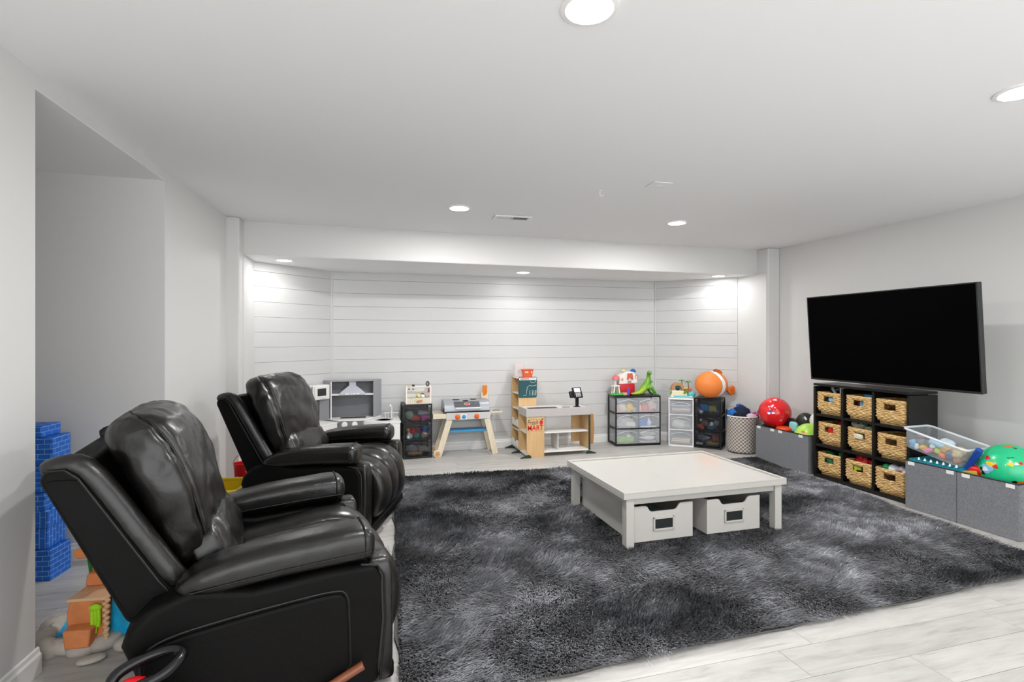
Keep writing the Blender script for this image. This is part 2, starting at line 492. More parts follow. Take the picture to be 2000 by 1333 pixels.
def make_recliner(label, loc, rz, lever):
    t = thing('recliner', label, 'recliner', loc, rz, 'pair of black leather recliners')
    AY0, AY1 = 0.335, 0.475
    # arm bodies with a raised lower panel each
    body = [(0.33, 0.04), (0.355, 0.28), (0.35, 0.45), (0.32, 0.505), (0.15, 0.505), (-0.10, 0.49), (-0.28, 0.525), (-0.40, 0.485), (-0.46, 0.425), (-0.475, 0.375), (-0.452, 0.315), (-0.43, 0.25), (-0.40, 0.14), (-0.36, 0.04)]
    panel = [(0.222, 0.05), (0.215, 0.30), (0.21, 0.41), (0.15, 0.42), (0.04, 0.415), (-0.16, 0.40), (-0.34, 0.38), (-0.42, 0.34), (-0.41, 0.22), (-0.37, 0.06)]
    for s in (-1, 1):
        b = MB(); y0, y1 = s*AY0, s*AY1
        b.prism(body, min(y0, y1), max(y0, y1), 'y')
        ab = b.build('arm_body', VINYL, t, bevel=0.03, seg=4)
        p = MB(); pp = smooth_poly(panel, 2); y2 = s*(AY1+0.012)
        p.prism(pp, min(s*(AY1-0.02), y2), max(s*(AY1-0.02), y2), 'y')
        p.build('side_panel', VINYL, ab, bevel=0.012, seg=3)
        m = MB(); m.tube([(x, s*(AY1+0.002), z) for x, z in smooth_poly([(a*1.012, 0.005+c*1.01) for a, c in panel], 2)], 0.0045, 6, closed=True)
        m.build('seam', SEAM, ab, smooth=True)
        # front welt of the arm
        m = MB(); m.tube([(0.332, s*(AY1-0.004), 0.06), (0.352, s*(AY1-0.004), 0.28), (0.346, s*(AY1-0.004), 0.45), (0.322, s*(AY1-0.004), 0.492), (0.26, s*(AY1-0.004), 0.505)], 0.005, 6)
        m.build('welt', SEAM, ab, smooth=True)
        # front pad of the arm
        fp = MB().sbox((0.33, s*(AY0+AY1)/2, 0.275), (0.11, 0.132, 0.475), 0.35)
        fp.build('arm_front', LEATHER, ab, smooth=True, angle=180)
        # arm pad: tapering at the rear, blunt and round in front
        rings = []
        sec = [(-0.335, .012, .008, .512), (-0.325, .055, .022, .515), (-0.29, .080, .042, .526), (-0.22, .088, .056, .540), (-0.12, .092, .062, .552),
               (0.0, .094, .065, .562), (0.12, .096, .067, .570), (0.22, .098, .068, .575), (0.27, .097, .068, .576), (0.295, .092, .062, .574), (0.311, .078, .050, .572), (0.317, .05, .028, .571), (0.318, .01, .008, .571)]
        for x, a, h, zc in sec:
            ring = []
            for k, (u, v) in enumerate(se(a, h, 36, 0.62)):
                if v < 0: v *= 0.92
                ring.append((x, s*(0.398)+u, zc+v))
            rings.append(ring)
        pad = MB().loft(rings).build('arm_pad', LEATHER, t, smooth=True, angle=180, sub=1)
        wrinkle(pad, 0.004, 9, (1.5, 1, 1), 3*s)
        m = MB()
        for o_ in (-1, 1):
            m.tube([(x, s*0.398+o_*(a*0.985+0.002), zc-h*0.30) for x, a, h, zc in sec[2:10]], 0.003, 6)
        x, a, h, zc = sec[8]
        m.tube([(x+0.004, s*0.398+u*1.005, zc+(v if v > 0 else v*0.92)*1.01) for u, v in se(a, h, 36, 0.62)], 0.0028, 6, closed=True)
        m.build('pad_seam', SEAM, pad, smooth=True)
    # back shell, padded rolls on its front edges
    sh = [(-0.315, 0.50), (-0.40, 0.40), (-0.475, 0.405), (-0.705, 0.905), (-0.685, 0.940), (-0.585, 0.955)]
    SW = 0.375
    shell = MB().prism(sh, -SW, SW, 'y').build('back_shell', VINYL, t, bevel=0.02, seg=3)
    for s in (-1, 1):
        pts = [(-0.285, 0.49), (-0.33, 0.555), (-0.44, 0.745), (-0.545, 0.925), (-0.58, 0.955), (-0.63, 0.955), (-0.675, 0.935)]
        m = MB(); m.tube([(x-0.03, s*(SW-0.035), z-0.01) for x, z in pts], lambda u: 0.042 if u < 0.7 else 0.034, 14)
        rl = m.build('shell_roll', LEATHER, shell, smooth=True, angle=180, sub=1)
        m = MB(); m.tube([(x-0.055, s*(SW+0.006), z-0.02) for x, z in pts[:-1]], 0.004, 6)
        m.build('seam', SEAM, shell, smooth=True)
        pn = MB().prism([(-0.36, 0.495), (-0.405, 0.425), (-0.465, 0.43), (-0.685, 0.895), (-0.665, 0.905), (-0.60, 0.900)], min(s*SW, s*(SW+0.006)), max(s*SW, s*(SW+0.006)), 'y')
        pn.build('shell_side', VINYL, shell, bevel=0.004)
    # headrest cushion
    ax = Vector((-0.42, 0, 0.9075)); nr = Vector((0.9075, 0, 0.42)); base = Vector((-0.335, 0, 0.50)); L = 0.60
    rings = []; NU = 128
    prof = [(0.0, .02, .10, .05), (0.015, .05, .25, .05), (0.06, .08, .29, .06), (0.16, .097, .31, .075), (0.30, .108, .325, .088), (0.45, .117, .335, .100), (0.60, .124, .338, .106), (0.72, .126, .336, .106), (0.82, .120, .330, .102), (0.90, .105, .315, .095), (0.955, .08, .285, .085), (0.985, .045, .235, .08), (1.0, .012, .12, .075)]
    for u, th, wd, off in prof:
        c = base+ax*(u*L)+nr*off
        ring = []
        for k, (a, b) in enumerate(se(th, wd, NU, 0.66)):
            tt = 2*math.pi*k/NU
            if tt > math.pi: tt -= 2*math.pi
            dd = abs(abs(tt)-R(63.6))
            g = 1-0.045*math.exp(-(dd/0.10)**2)
            if 0.03 < u < 0.97:
                g += 0.010*math.sin(u*95+2*math.sin(u*31))*math.exp(-dd/0.22)
            ring.append(tuple(c+nr*a*g+Vector((0, b*g, 0))))
        rings.append(ring)
    # more rings along the height keep the puckers crisp
    fine_r = []
    for i in range(len(rings)-1):
        for q in range(4):
            f_ = q/4; p0 = rings[max(i-1, 0)]; p1 = rings[i]; p2 = rings[i+1]; p3 = rings[min(i+2, len(rings)-1)]
            fine_r.append([tuple(0.5*(2*b_+(c_-a_)*f_+(2*a_-5*b_+4*c_-d_)*f_*f_+(3*b_-a_-3*c_+d_)*f_**3) for a_, b_, c_, d_ in zip(A, B, C_, D_)) for A, B, C_, D_ in zip(p0, p1, p2, p3)])
    fine_r.append(rings[-1])
    cu = MB().loft(fine_r).build('head_cushion', LEATHER, t, smooth=True, angle=180, sub=1)
    wrinkle(cu, 0.012, 5.0, (1.2, 1, 1.3), 11); wrinkle(cu, 0.0025, 16.0, (1.4, 0.6, 1.0), 4)
    m = MB()
    for s in (-1, 1):
        m.tube([tuple(base+ax*(u*L)+nr*(off+th*0.585*0.955)+Vector((0, s*(wd*0.93*0.955), 0))) for u, th, wd, off in prof[1:]], 0.0042, 6)
    m.build('cushion_seam', SEAM, cu, smooth=True)
    # lumbar pillow
    lu = MB().sbox((0, 0, 0), (0.17, 0.60, 0.24), 0.55, 64, 32).build('lumbar_cushion', LEATHER, t, smooth=True, angle=180, loc=(-0.250, 0, 0.560), rot=(0, R(-22), 0))
    wrinkle(lu, 0.014, 12, (1, 1.6, 0.8), 5)
    # seat of three padded channels that roll over the front edge
    path = [(-0.30, 0.41), (-0.20, 0.415), (-0.08, 0.42), (0.05, 0.435), (0.17, 0.452), (0.26, 0.452), (0.335, 0.42), (0.378, 0.355), (0.395, 0.275), (0.39, 0.20), (0.37, 0.14), (0.34, 0.10)]
    for k, yc in enumerate((-0.205, 0.0, 0.205)):
        rings = []
        for i, (x, z) in enumerate(path):
            x0, z0 = path[max(i-1, 0)]; x1, z1 = path[min(i+1, len(path)-1)]
            tx, tz = x1-x0, z1-z0; l = math.hypot(tx, tz); nx, nz = -tz/l, tx/l
            e = 0.35 if i in (0, len(path)-1) else (0.8 if i in (1, len(path)-2) else 1.0)
            bulge = 1.0 + 0.10*math.sin(i*1.1+k)
            rings.append([(x+nx*v*e*bulge, yc+u, z+nz*v*e*bulge) for u, v in se(0.106, 0.075, 28, 0.72)])
        ch = MB().loft(rings).build('seat_channel', LEATHER, t, smooth=True, angle=180, sub=1)
        wrinkle(ch, 0.006, 10, (1, 1, 1), 20+k)
    MB().bx(-0.34, 0.32, -0.34, 0.34, 0.06, 0.38).build('seat_box', VINYL, t, bevel=0.01)
    MB().bx(0.30, 0.40, -0.42, 0.42, 0.012, 0.085).build('base_rail', VINYL, t, bevel=0.02, seg=3)
    MB().bx(-0.34, 0.31, -0.42, 0.42, 0.0, 0.055).build('base_frame', BLACKP, t, bevel=0.005)
    if lever:
        lv = MB(); lv.cyl((0.03, -0.515, 0.065), (0.262, -0.515, 0.155), 0.014, 12, 0.016)
        l_ = lv.build('recline_lever', LEVER, t, bevel=0.004, label='reddish brown wooden lever')
        MB().cyl((0.04, -0.47, 0.07), (0.04, -0.52, 0.07), 0.022, 12).build('lever_pivot', BLACKP, l_, smooth=True)
    return t
rec1 = make_recliner('nearest black leather recliner with a wooden lever on its side', (-0.35, 2.45, 0.0), R(10), True)
rec2 = make_recliner('farther black leather recliner in front of the toy kitchen', (-0.20, 4.14, 0.0), R(-18.5), True)

# ------------------------------------------------------------------ rug
def make_rug():
    t = thing('shag_rug', 'large charcoal shag rug on the pale plank floor under the table', 'rug', (0, 0, 0))
    q = [Vector((0.125, 1.935)), Vector((3.95, 2.065)), Vector((4.235, 4.90)), Vector((0.265, 5.165))]
    def bil(u, v): return q[0]*(1-u)*(1-v)+q[1]*u*(1-v)+q[2]*u*v+q[3]*(1-u)*v
    # backing with a slightly wavy outline
    pts = []
    for e in range(4):
        for i in range(28):
            s = i/28
            u, v = [(s, 0), (1, s), (1-s, 1), (0, 1-s)][e]
            p = bil(u, v); wv = 0.010*math.sin(i*0.9+e)+0.006*math.sin(i*2.3)
            p = p + (Vector((0, wv)) if e in (0, 2) else Vector((wv, 0)))
            pts.append((p.x, p.y))
    MB().prism(pts, 0.0015, 0.007).build('backing', M_('rug_backing', '#4a4a48', 0.9), t)
    N = 330000
    rng = np.random.default_rng(3)
    u = rng.random(N); v = rng.random(N)
    # denser near the camera
    v = v**1.12
    Q = np.array([[a.x, a.y] for a in q])
    P = (Q[0]*((1-u)*(1-v))[:, None]+Q[1]*(u*(1-v))[:, None]+Q[2]*(u*v)[:, None]+Q[3]*((1-u)*v)[:, None])
    # smooth random fields from summed sines
    def field(seed, f0, k=10):
        r = np.random.default_rng(seed); o = np.zeros(N)
        for i in range(k):
            a = r.random()*2*math.pi; f = f0*(0.55+1.2*r.random())
            o += np.sin(P[:, 0]*f*math.cos(a)+P[:, 1]*f*math.sin(a)+r.random()*6.28)
        return o/math.sqrt(k)
    big = field(1, 3.2); mid = field(2, 9.0); fine = field(5, 26.0)
    def warped(seed, f0, amt, wf):
        nonlocal P
        keep = P
        P = keep+amt*np.stack([field(seed+50, wf), field(seed+51, wf)], 1)
        o = field(seed, f0); P = keep
        return o
    big = warped(1, 5.0, 0.10, 4.0); mid = warped(2, 15.0, 0.07, 6.0); fine = warped(5, 42.0, 0.04, 12.0)
    ang = 0.9*field(11, 2.6)+0.8*field(12, 8.0)+0.35*rng.normal(size=N)+R(-70)
    lean = np.clip(0.95+0.25*field(13, 5.0)+0.12*rng.normal(size=N), 0.35, 1.32)
    ln = 0.040*(0.75+0.5*rng.random(N))
    wd = 0.0042*(0.7+0.6*rng.random(N))
    dx = np.cos(ang)*np.sin(lean); dy = np.sin(ang)*np.sin(lean); dz = np.cos(lean)
    side = np.stack([-np.sin(ang+rng.normal(size=N)*0.5), np.cos(ang), np.zeros(N)], 1)
    b = np.concatenate([P, np.full((N, 1), 0.006)], 1)
    d = np.stack([dx, dy, dz], 1)
    mid_p = b+d*(ln*0.55)[:, None]+np.array([0, 0, 1])*(ln*0.14)[:, None]
    tip = b+d*ln[:, None]
    tip[:, 2] = np.maximum(tip[:, 2], 0.006)
    V = np.empty((N, 5, 3))
    V[:, 0] = b-side*(wd*0.5)[:, None]; V[:, 1] = b+side*(wd*0.5)[:, None]
    V[:, 2] = mid_p+side*(wd*0.55)[:, None]; V[:, 3] = mid_p-side*(wd*0.55)[:, None]; V[:, 4] = tip
    me = bpy.data.meshes.new('pile')
    me.vertices.add(N*5); me.vertices.foreach_set('co', V.reshape(-1).astype(np.float32))
    idx = np.arange(N)*5
    loops = np.stack([idx, idx+1, idx+2, idx+3, idx+3, idx+2, idx+4], 1).reshape(-1)
    me.loops.add(N*7); me.loops.foreach_set('vertex_index', loops.astype(np.int32))
    me.polygons.add(N*2)
    st = np.stack([np.arange(N)*7, np.arange(N)*7+4], 1).reshape(-1)
    me.polygons.foreach_set('loop_start', st.astype(np.int32))
    tone = 0.50+0.10*big+0.17*mid+0.15*fine+0.12*rng.normal(size=N)  # painted light and dark of the pile's lay, plus random blade tone
    at_ = me.attributes.new('tone', 'FLOAT', 'POINT')
    at_.data.foreach_set('value', np.repeat(np.clip(tone, 0, 1), 5).astype(np.float32))
    me.update(); me.validate()
    t_ = NT('rug_pile'); an = t_.new('ShaderNodeAttribute'); an.attribute_name = 'tone'
    cr = t_.new('ShaderNodeValToRGB'); e = cr.color_ramp.elements
    e[0].position = 0.05; e[0].color = lin('#434346'); e[1].position = 0.95; e[1].color = lin('#a6a7ac')
    k = e.new(0.5); k.color = lin('#64656a')
    t_.link(an.outputs['Fac'], cr.inputs[0]); t_.link(cr.outputs[0], t_.b.inputs['Base Color'])
    t_.b.inputs['Roughness'].default_value = 0.75; t_.b.inputs['Sheen Weight'].default_value = 0.15
    me.materials.append(t_.m)
    o = bpy.data.objects.new('pile', me); COL.objects.link(o); o.parent = t; o['kind'] = 'stuff'
    # bound edge
    MB().tube([(x, y, 0.007) for x, y in pts], 0.005, 6, closed=True).build('bound_edge', M_('rug_binding', '#5c5c58', 0.8), t, smooth=True)
make_rug()

# ------------------------------------------------------------------ play table
def make_table():
    cx, cy = 2.20, 3.445
    t = thing('play_table', 'low square cream play table standing on the shag rug', 'table', (cx, cy, 0.012), R(0.6))
    W, D = 1.265, 0.935; z1 = 0.365; th = 0.045
    MB().bx(-W/2, W/2, -D/2, D/2, z1-th, z1-0.012).build('tabletop', CREAM, t, bevel=0.002)
    lip = MB(); l = 0.022
    lip.bx(-W/2, W/2, -D/2, -D/2+l, z1-0.012, z1); lip.bx(-W/2, W/2, D/2-l, D/2, z1-0.012, z1)
    lip.bx(-W/2, -W/2+l, -D/2+l, D/2-l, z1-0.012, z1); lip.bx(W/2-l, W/2, -D/2+l, D/2-l, z1-0.012, z1)
    lip.build('rim', CREAM, t, bevel=0.002)
    lx_, ly_ = W/2-0.055, D/2-0.045; lw = 0.056
    for sx in (-1, 1):
        for sy in (-1, 1):
            MB().box((sx*lx_, sy*ly_, (z1-th)/2), (lw, lw, z1-th)).build('leg', CREAM, t, bevel=0.003)
    ah = 0.045
    for sy in (-1, 1):
        MB().box((0, sy*(ly_+0.004), z1-th-ah/2), (2*lx_-lw, 0.02, ah)).build('apron', CREAM, t, bevel=0.002)
    for sx in (-1, 1):
        MB().box((sx*(lx_+0.004), 0, z1-th-ah/2), (0.02, 2*ly_-lw, ah)).build('apron', CREAM, t, bevel=0.002)
    return t
make_table()
def make_bin(label, x0, x1, y0, y1, z0, h, rz=0.0):
    w_, d_ = x1-x0, y1-y0
    t = thing('storage_bin', label, 'bin', ((x0+x1)/2, y0, z0), rz, 'storage bins under the play table')
    th = 0.012
    # front with a scooped hand hole
    n0 = w_*0.20
    out = [(-w_/2, 0), (w_/2, 0), (w_/2, h), (n0+0.045, h), (n0+0.03, h-0.006), (n0+0.012, h-0.034), (n0-0.004, h-0.042),
           (-n0+0.004, h-0.042), (-n0-0.012, h-0.034), (-n0-0.03, h-0.006), (-n0-0.045, h), (-w_/2, h)]
    MB().prism(out, 0, th, 'y').build('front_panel', CREAM, t, bevel=0.0015, seg=1)
    MB().prism(out, d_-th, d_, 'y').build('rear_panel', CREAM, t, bevel=0.0015, seg=1)
    for s in (-1, 1):
        MB().box((s*(w_/2-th/2), d_/2, h/2), (th, d_-2*th, h)).build('side_panel', CREAM, t, bevel=0.0015, seg=1)
    MB().box((0, d_/2, 0.012), (w_-2*th, d_-2*th, 0.01)).build('bottom', CREAM, t)
    lb = MB(); fw, fh = 0.155, 0.086; zc = h*0.47
    for a in ((-fw/2, fw/2, zc-fh/2, zc-fh/2+0.012), (-fw/2, fw/2, zc+fh/2-0.012, zc+fh/2), (-fw/2, -fw/2+0.012, zc-fh/2, zc+fh/2), (fw/2-0.012, fw/2, zc-fh/2, zc+fh/2)):
        lb.bx(a[0], a[1], -0.010, 0.0, a[2], a[3])
    f = lb.build('label_frame', CREAM, t, bevel=0.0015, seg=1)
    MB().bx(-fw/2+0.010, fw/2-0.010, -0.004, 0.0, zc-fh/2+0.010, zc+fh/2-0.010).build('chalk_plate', M_('chalk_plate', '#15171b', 0.55), f)
    return t
make_bin('cream storage bin under the left half of the play table front', 1.668, 2.115, 3.03, 3.83, 0.030, 0.232, R(0.5))
make_bin('cream storage bin under the right half of the play table front', 2.222, 2.652, 3.03, 3.83, 0.030, 0.232, R(0.5))
# toys seen through the scooped hand holes
G1 = M_('dark_green_plastic', '#2f4a3a', 0.5); BR1 = M_('brown_plastic', '#6b4a35', 0.5); WH1 = M_('cab_grey', '#5b6158', 0.5)
for k, (x, c, m_) in enumerate(((1.80, 'dark green toy truck lying in the left table bin', G1), (2.36, 'brown toy truck lying in the right table bin', BR1))):
    t = thing('toy_truck', c, 'toy', (x, 3.14, 0.090), R(4))
    MB().bx(-0.09, 0.19, -0.05, 0.16, 0.0, 0.085).build('body', m_, t, bevel=0.012)
    MB().bx(0.06, 0.15, -0.035, 0.14, 0.085, 0.10).build('cab', WH1, t, bevel=0.006)
# ------------------------------------------------------------------ television on its wall arm
def make_tv():
    t = thing('television', 'large black flat television on a wall arm above the cube shelf', 'television', (4.15, 3.335, 0.96), 0, ry=math.atan2(-0.054, 0.785))
    W, H_ = 1.452, 0.788
    SCR = NT('tv_screen'); SCR.set(Base_Color=(0.0006, 0.0006, 0.0007, 1), Roughness=0.55); SCR.b.inputs['Specular IOR Level'].default_value = 0.02
    MB().bx(0.004, 0.045, -W/2, W/2, 0, H_).build('housing', DARKG, t, bevel=0.006)
    fr = MB(); b = 0.010
    fr.bx(-0.004, 0.004, -W/2, W/2, 0, 0.016); fr.bx(-0.004, 0.004, -W/2, W/2, H_-b, H_)
    fr.bx(-0.004, 0.004, -W/2, -W/2+b, 0.016, H_-b); fr.bx(-0.004, 0.004, W/2-b, W/2, 0.016, H_-b)
    fr.build('bezel', M_('tv_bezel', '#2d2d2d', 0.35, metal=0.4), t, bevel=0.0015, seg=1)
    MB().bx(-0.001, 0.0045, -W/2+b, W/2-b, 0.016, H_-b).build('screen', SCR.m, t)
    MB().bx(0.045, 0.075, -0.42, 0.42, 0.05, 0.46).build('rear_bulge', DARKG, t, bevel=0.01)
    a = MB(); a.bx(0.075, 0.10, -0.22, -0.18, 0.15, 0.62); a.bx(0.075, 0.10, 0.18, 0.22, 0.15, 0.62); a.bx(0.085, 0.11, -0.25, 0.25, 0.36, 0.41)
    br = a.build('mount_bracket', BLACKP, t, bevel=0.003)
    m = MB(); m.tube([(0.10, 0, 0.385), (0.30, 0.14, 0.40), (0.52, 0.0, 0.42)], 0.022, 8); m.tube([(0.52, 0.0, 0.42), (0.60, 0.0, 0.425)], 0.022, 8); m.bx(0.597, 0.611, -0.10, 0.10, 0.30, 0.55)
    m.build('wall_arm', BLACKP, br)
make_tv()

# ------------------------------------------------------------------ cube shelf
SX0, SX1, SY0, SY1, SH = 4.245, 4.555, 3.190, 4.130, 0.915
def make_shelf():
    t = thing('cube_shelf', 'black nine-cube shelf under the television', 'shelf', ((SX0+SX1)/2, (SY0+SY1)/2, 0.0))
    d = SX1-SX0; w_ = SY1-SY0; th = 0.022
    MB().bx(-d/2, d/2, -w_/2, w_/2, SH-th, SH).build('top_board', BLACKL, t, bevel=0.0015, seg=1)
    MB().bx(-d/2, d/2, -w_/2, w_/2, 0.0, th+0.012).build('bottom_board', BLACKL, t, bevel=0.0015, seg=1)
    for s in (-1, 1):
        MB().box((0, s*(w_/2-th/2), SH/2), (d, th, SH-2*th-0.013)).build('side_board', BLACKL, t, bevel=0.0015, seg=1)
    iw = (w_-4*th)/3; ih = (SH-4*th-0.012)/3
    for k in (1, 2):
        y = -w_/2+th*k+iw*k+th/2
        MB().box((0, y, SH/2), (d-0.004, th, SH-2*th-0.014)).build('upright', BLACKL, t, bevel=0.001, seg=1)
    for k in (1, 2):
        z = 0.012+th*k+ih*k+th/2
        for c in range(3):
            y = -w_/2+th+iw/2+c*(iw+th)
            MB().box((0, y, z), (d-0.006, iw-0.001, th)).build('shelf_board', BLACKL, t, bevel=0.001, seg=1)
    # thin back panels that leave gaps of wall showing in the top row
    for r in range(3):
        for c in range(3):
            z = 0.012+th+ih/2+r*(ih+th); y = -w_/2+th+iw/2+c*(iw+th)
            gap = 0.055 if r == 2 else 0.0
            MB().bx(d/2-0.006, d/2-0.002, y-iw/2+gap, y+iw/2, z-ih/2, z+ih/2).build('back_panel', BLACKL, t)
    return iw, ih, th
IW, IH, TH = make_shelf()

def weave_mat():
    t = NT('water_hyacinth'); tc = t.new('ShaderNodeTexCoord'); mp = t.new('ShaderNodeMapping'); mp.inputs['Scale'].default_value = (22, 22, 60)
    t.link(tc.outputs['Object'], mp.inputs['Vector'])
    nz = t.new('ShaderNodeTexNoise'); nz.inputs['Scale'].default_value = 1.4; nz.inputs['Detail'].default_value = 4; t.link(mp.outputs[0], nz.inputs['Vector'])
    cr = t.new('ShaderNodeValToRGB'); e = cr.color_ramp.elements
    e[0].position = 0.3; e[0].color = lin('#a8804d'); e[1].position = 0.68; e[1].color = lin('#e6c992'); k = e.new(0.5); k.color = lin('#cfa96d')
    t.link(nz.outputs['Fac'], cr.inputs[0]); t.link(cr.outputs[0], t.b.inputs['Base Color']); t.b.inputs['Roughness'].default_value = 0.65
    return t.m
WEAVE = weave_mat(); WLINER = M_('basket_inside', '#3a2a18', 0.9)
def make_basket_mesh():
    """front faces -x; local origin at the middle of the base"""
    W, D, H_ = 0.262, 0.255, 0.205
    rows = 15; mb = MB()
    for r in range(rows):
        z = 0.008+(H_-0.016)*r/(rows-1)
        sh = 0.028*max(0, 1-r/4.0)**1.6
        w_, d_ = W-2*sh, D-2*sh
        per = []
        rr = 0.03; base = rrect(d_, w_, rr, 4)
        # resample the outline
        L = [0]; P = base+[base[0]]
        for i in range(len(base)): L.append(L[-1]+math.hypot(P[i+1][0]-P[i][0], P[i+1][1]-P[i][1]))
        n = 64; ph = math.pi*(r % 2)
        for i in range(n):
            s = L[-1]*i/n; k = max(j for j in range(len(base)) if L[j] <= s+1e-9)
            f = (s-L[k])/max(1e-9, L[k+1]-L[k])
            x = P[k][0]+(P[k+1][0]-P[k][0])*f; y = P[k][1]+(P[k+1][1]-P[k][1])*f
            o = 1+0.022*math.sin(i*math.pi/2+ph+0.5*math.sin(r*3.1+i*0.37))
            zz = z+0.0025*math.sin(i*math.pi/2*1.03+r*1.7)
            per.append((x*o, y*o, zz))
        hole = 0.125 < z < 0.175
        if hole:
            # break the strand at the hand hole in the front
            start = max(range(n), key=lambda i: (per[i][0] < -D*0.40 and abs(per[i][1]) < 0.046, -abs(per[i][1])))
            seq = [per[(start+i) % n] for i in range(n)]
            seq = [p for p in seq if not (p[0] < -D*0.40 and abs(p[1]) < 0.046)]
            mb.tube(seq, 0.0086, 6)
        else:
            mb.tube(per, 0.0086, 6, closed=True)
    return mb
_bk = {}
def basket(label, col, row, dx=0.0, dy=0.0, rz=0.0, tilt=0.0):
    """col 0 is the far (left in the photo) column, row 0 the bottom"""
    y = SY1-TH-IW/2-col*(IW+TH)+dy
    z = 0.012+TH+row*(IH+TH)+0.001
    t = thing('woven_basket', label, 'basket', (SX0+0.155+dx, y, z), rz, 'woven baskets in the cube shelf', ry=tilt)
    if not _bk:
        _bk['w'] = make_basket_mesh().build('woven_wall', WEAVE, t, smooth=True, angle=180)
        _bk['b'] = MB().bx(-0.105, 0.105, -0.105, 0.105, 0.0, 0.008).build('base', WEAVE, t, bevel=0.003)
        rm = MB(); rm.tube([(x, y_, 0.205) for x, y_ in rrect(0.255, 0.262, 0.03, 5)], 0.0095, 6, closed=True)
        _bk['r'] = rm.build('rim', WEAVE, t, smooth=True)
        hd = MB(); n = 9
        for i in range(n):
            yy = -0.05+0.1*i/(n-1)
            hd.tube([(-0.127, yy-0.004, 0.176), (-0.139, yy, 0.190), (-0.127, yy+0.004, 0.206)], 0.006, 6)
        _bk['h'] = hd.build('handle_wrap', WEAVE, t, smooth=True)
    else:
        for k in ('w', 'b', 'r', 'h'):
            c = _bk[k].copy(); COL.objects.link(c); c.parent = t
    return t
cn = ['left', 'middle', 'right']; rn = ['bottom', 'middle', 'top']
con = {(0, 2): 'holding dark toys', (1, 2): 'with a blue lid showing above', (2, 2): 'empty in its hand hole',
       (0, 1): 'with a red ball behind', (1, 1): 'overflowing with plastic bags', (2, 1): 'beside the clear tote',
       (0, 0): 'filled with green toys', (1, 0): 'heaped with red toys', (2, 0): 'full of small coloured balls'}
for r in range(3):
    for c in range(3):
        dx = [[-0.005, -0.02, -0.025], [0.0, 0.005, -0.005], [-0.012, -0.012, -0.02]][r][c]
        basket('woven basket, %s column, %s row of cube shelf, %s' % (cn[c], rn[r], con[(c, r)]), c, r, dx, [0.006, -0.006, 0.004][c], R(random.uniform(-2, 2)))
def cubepos(c, r): return (SX0+0.14, SY1-TH-IW/2-c*(IW+TH), 0.012+TH+r*(IH+TH))
def mcol(h, rough=0.35): return M_('plastic_'+h.strip('#'), h, rough)
RED = mcol('#d5161d'); GREEN = mcol('#1f9d5b'); BLUE = mcol('#1b62b5'); WHT = mcol('#eceff2'); YEL = mcol('#e8c21c'); TEAL = mcol('#1fa8a6'); LBLUE = mcol('#7fb9dd'); ORANGE = mcol('#e5671f'); PURP = mcol('#6a4fa3'); PINK = mcol('#e07aa0'); LIME = mcol('#b7d43a'); BLK = mcol('#121212'); SKY = mcol('#3f95c9'); TAN = mcol('#cbb98c'); DGREEN = mcol('#1d5a35'); MAROON = mcol('#7d1d25')
def sball(name, label, m, p, r, cat='ball', group=None):
    o = MB().ball((0, 0, 0), r, 20, 12).build(name, m, None, smooth=True, angle=180, loc=p)
    return tag(o, label, cat, group)
# basket contents that the photo shows
x, y, z = cubepos(2, 0)
for k, (dy, dx, dz, rr, m_, cn_) in enumerate(((0.085, -0.075, 0.212, 0.033, GREEN, 'green'), (0.02, -0.075, 0.212, 0.043, WHT, 'large white'), (-0.045, -0.06, 0.224, 0.033, WHT, 'raised white'), (-0.092, -0.085, 0.206, 0.030, WHT, 'rightmost white'), (-0.045, -0.10, 0.185, 0.027, RED, 'red'), (-0.118, -0.085, 0.180, 0.020, YEL, 'yellow'), (0.06, 0.03, 0.17, 0.04, RED, 'hidden red'), (-0.03, 0.05, 0.16, 0.045, MAROON, 'dark red'))):
    if cn_ == 'hidden red': continue
    sball('play_ball', '%s play ball in the bottom right woven basket' % cn_, m_, (x+dx+0.01, y+dy, z+dz), rr, 'ball', 'play balls in the bottom right basket')
o = MB().tube([(0, 0.02, 0), (0.0, 0.0, 0.05), (0.02, -0.03, 0.065), (0.04, -0.06, 0.05)], 0.008, 8).build('toy_wand', BLK, None, smooth=True, loc=(x+0.03, y-0.03, z+0.19)); tag(o, 'black curved toy wand sticking out of the bottom right basket', 'toy')
x, y, z = cubepos(0, 2)
t = thing('toy_gadget', 'white and black toy with a curved arm in the top left basket', 'toy', (x, y, z+0.12))
MB().tube([(0, 0.04, 0.03), (0, 0.045, 0.09), (0.0, 0.075, 0.125), (0.02, 0.10, 0.12)], 0.014, 8).build('white_arm', WHT, t, smooth=True)
MB().tube([(0, 0.045, 0.11), (0.0, 0.0, 0.125), (0.0, -0.04, 0.10), (0.0, -0.06, 0.03)], 0.012, 8).build('grey_arm', GREYL, t, smooth=True)
MB().bx(-0.04, 0.03, -0.05, 0.05, -0.02, 0.05).build('body', BLK, t, bevel=0.012)
o = MB().sbox((0, 0, 0), (0.05, 0.08, 0.05), 0.6).build('plush_toy', LBLUE, None, smooth=True, angle=180, loc=(x-0.085, y-0.01, z+0.145)); tag(o, 'pale blue soft toy seen through the top left basket hole', 'toy')
o = MB().bx(-0.003, 0.003, -0.022, 0.022, 0, 0.075).build('paper_tag', WHT, None, bevel=0.001, loc=(x-0.075, y-0.10, z+0.205)); tag(o, 'white paper tag hanging at the top left shelf cube', 'tag')
x, y, z = cubepos(1, 2)
t = thing('lidded_box', 'blue lidded box lying on the top middle basket', 'box', (x+0.02, y-0.07, z+0.16))
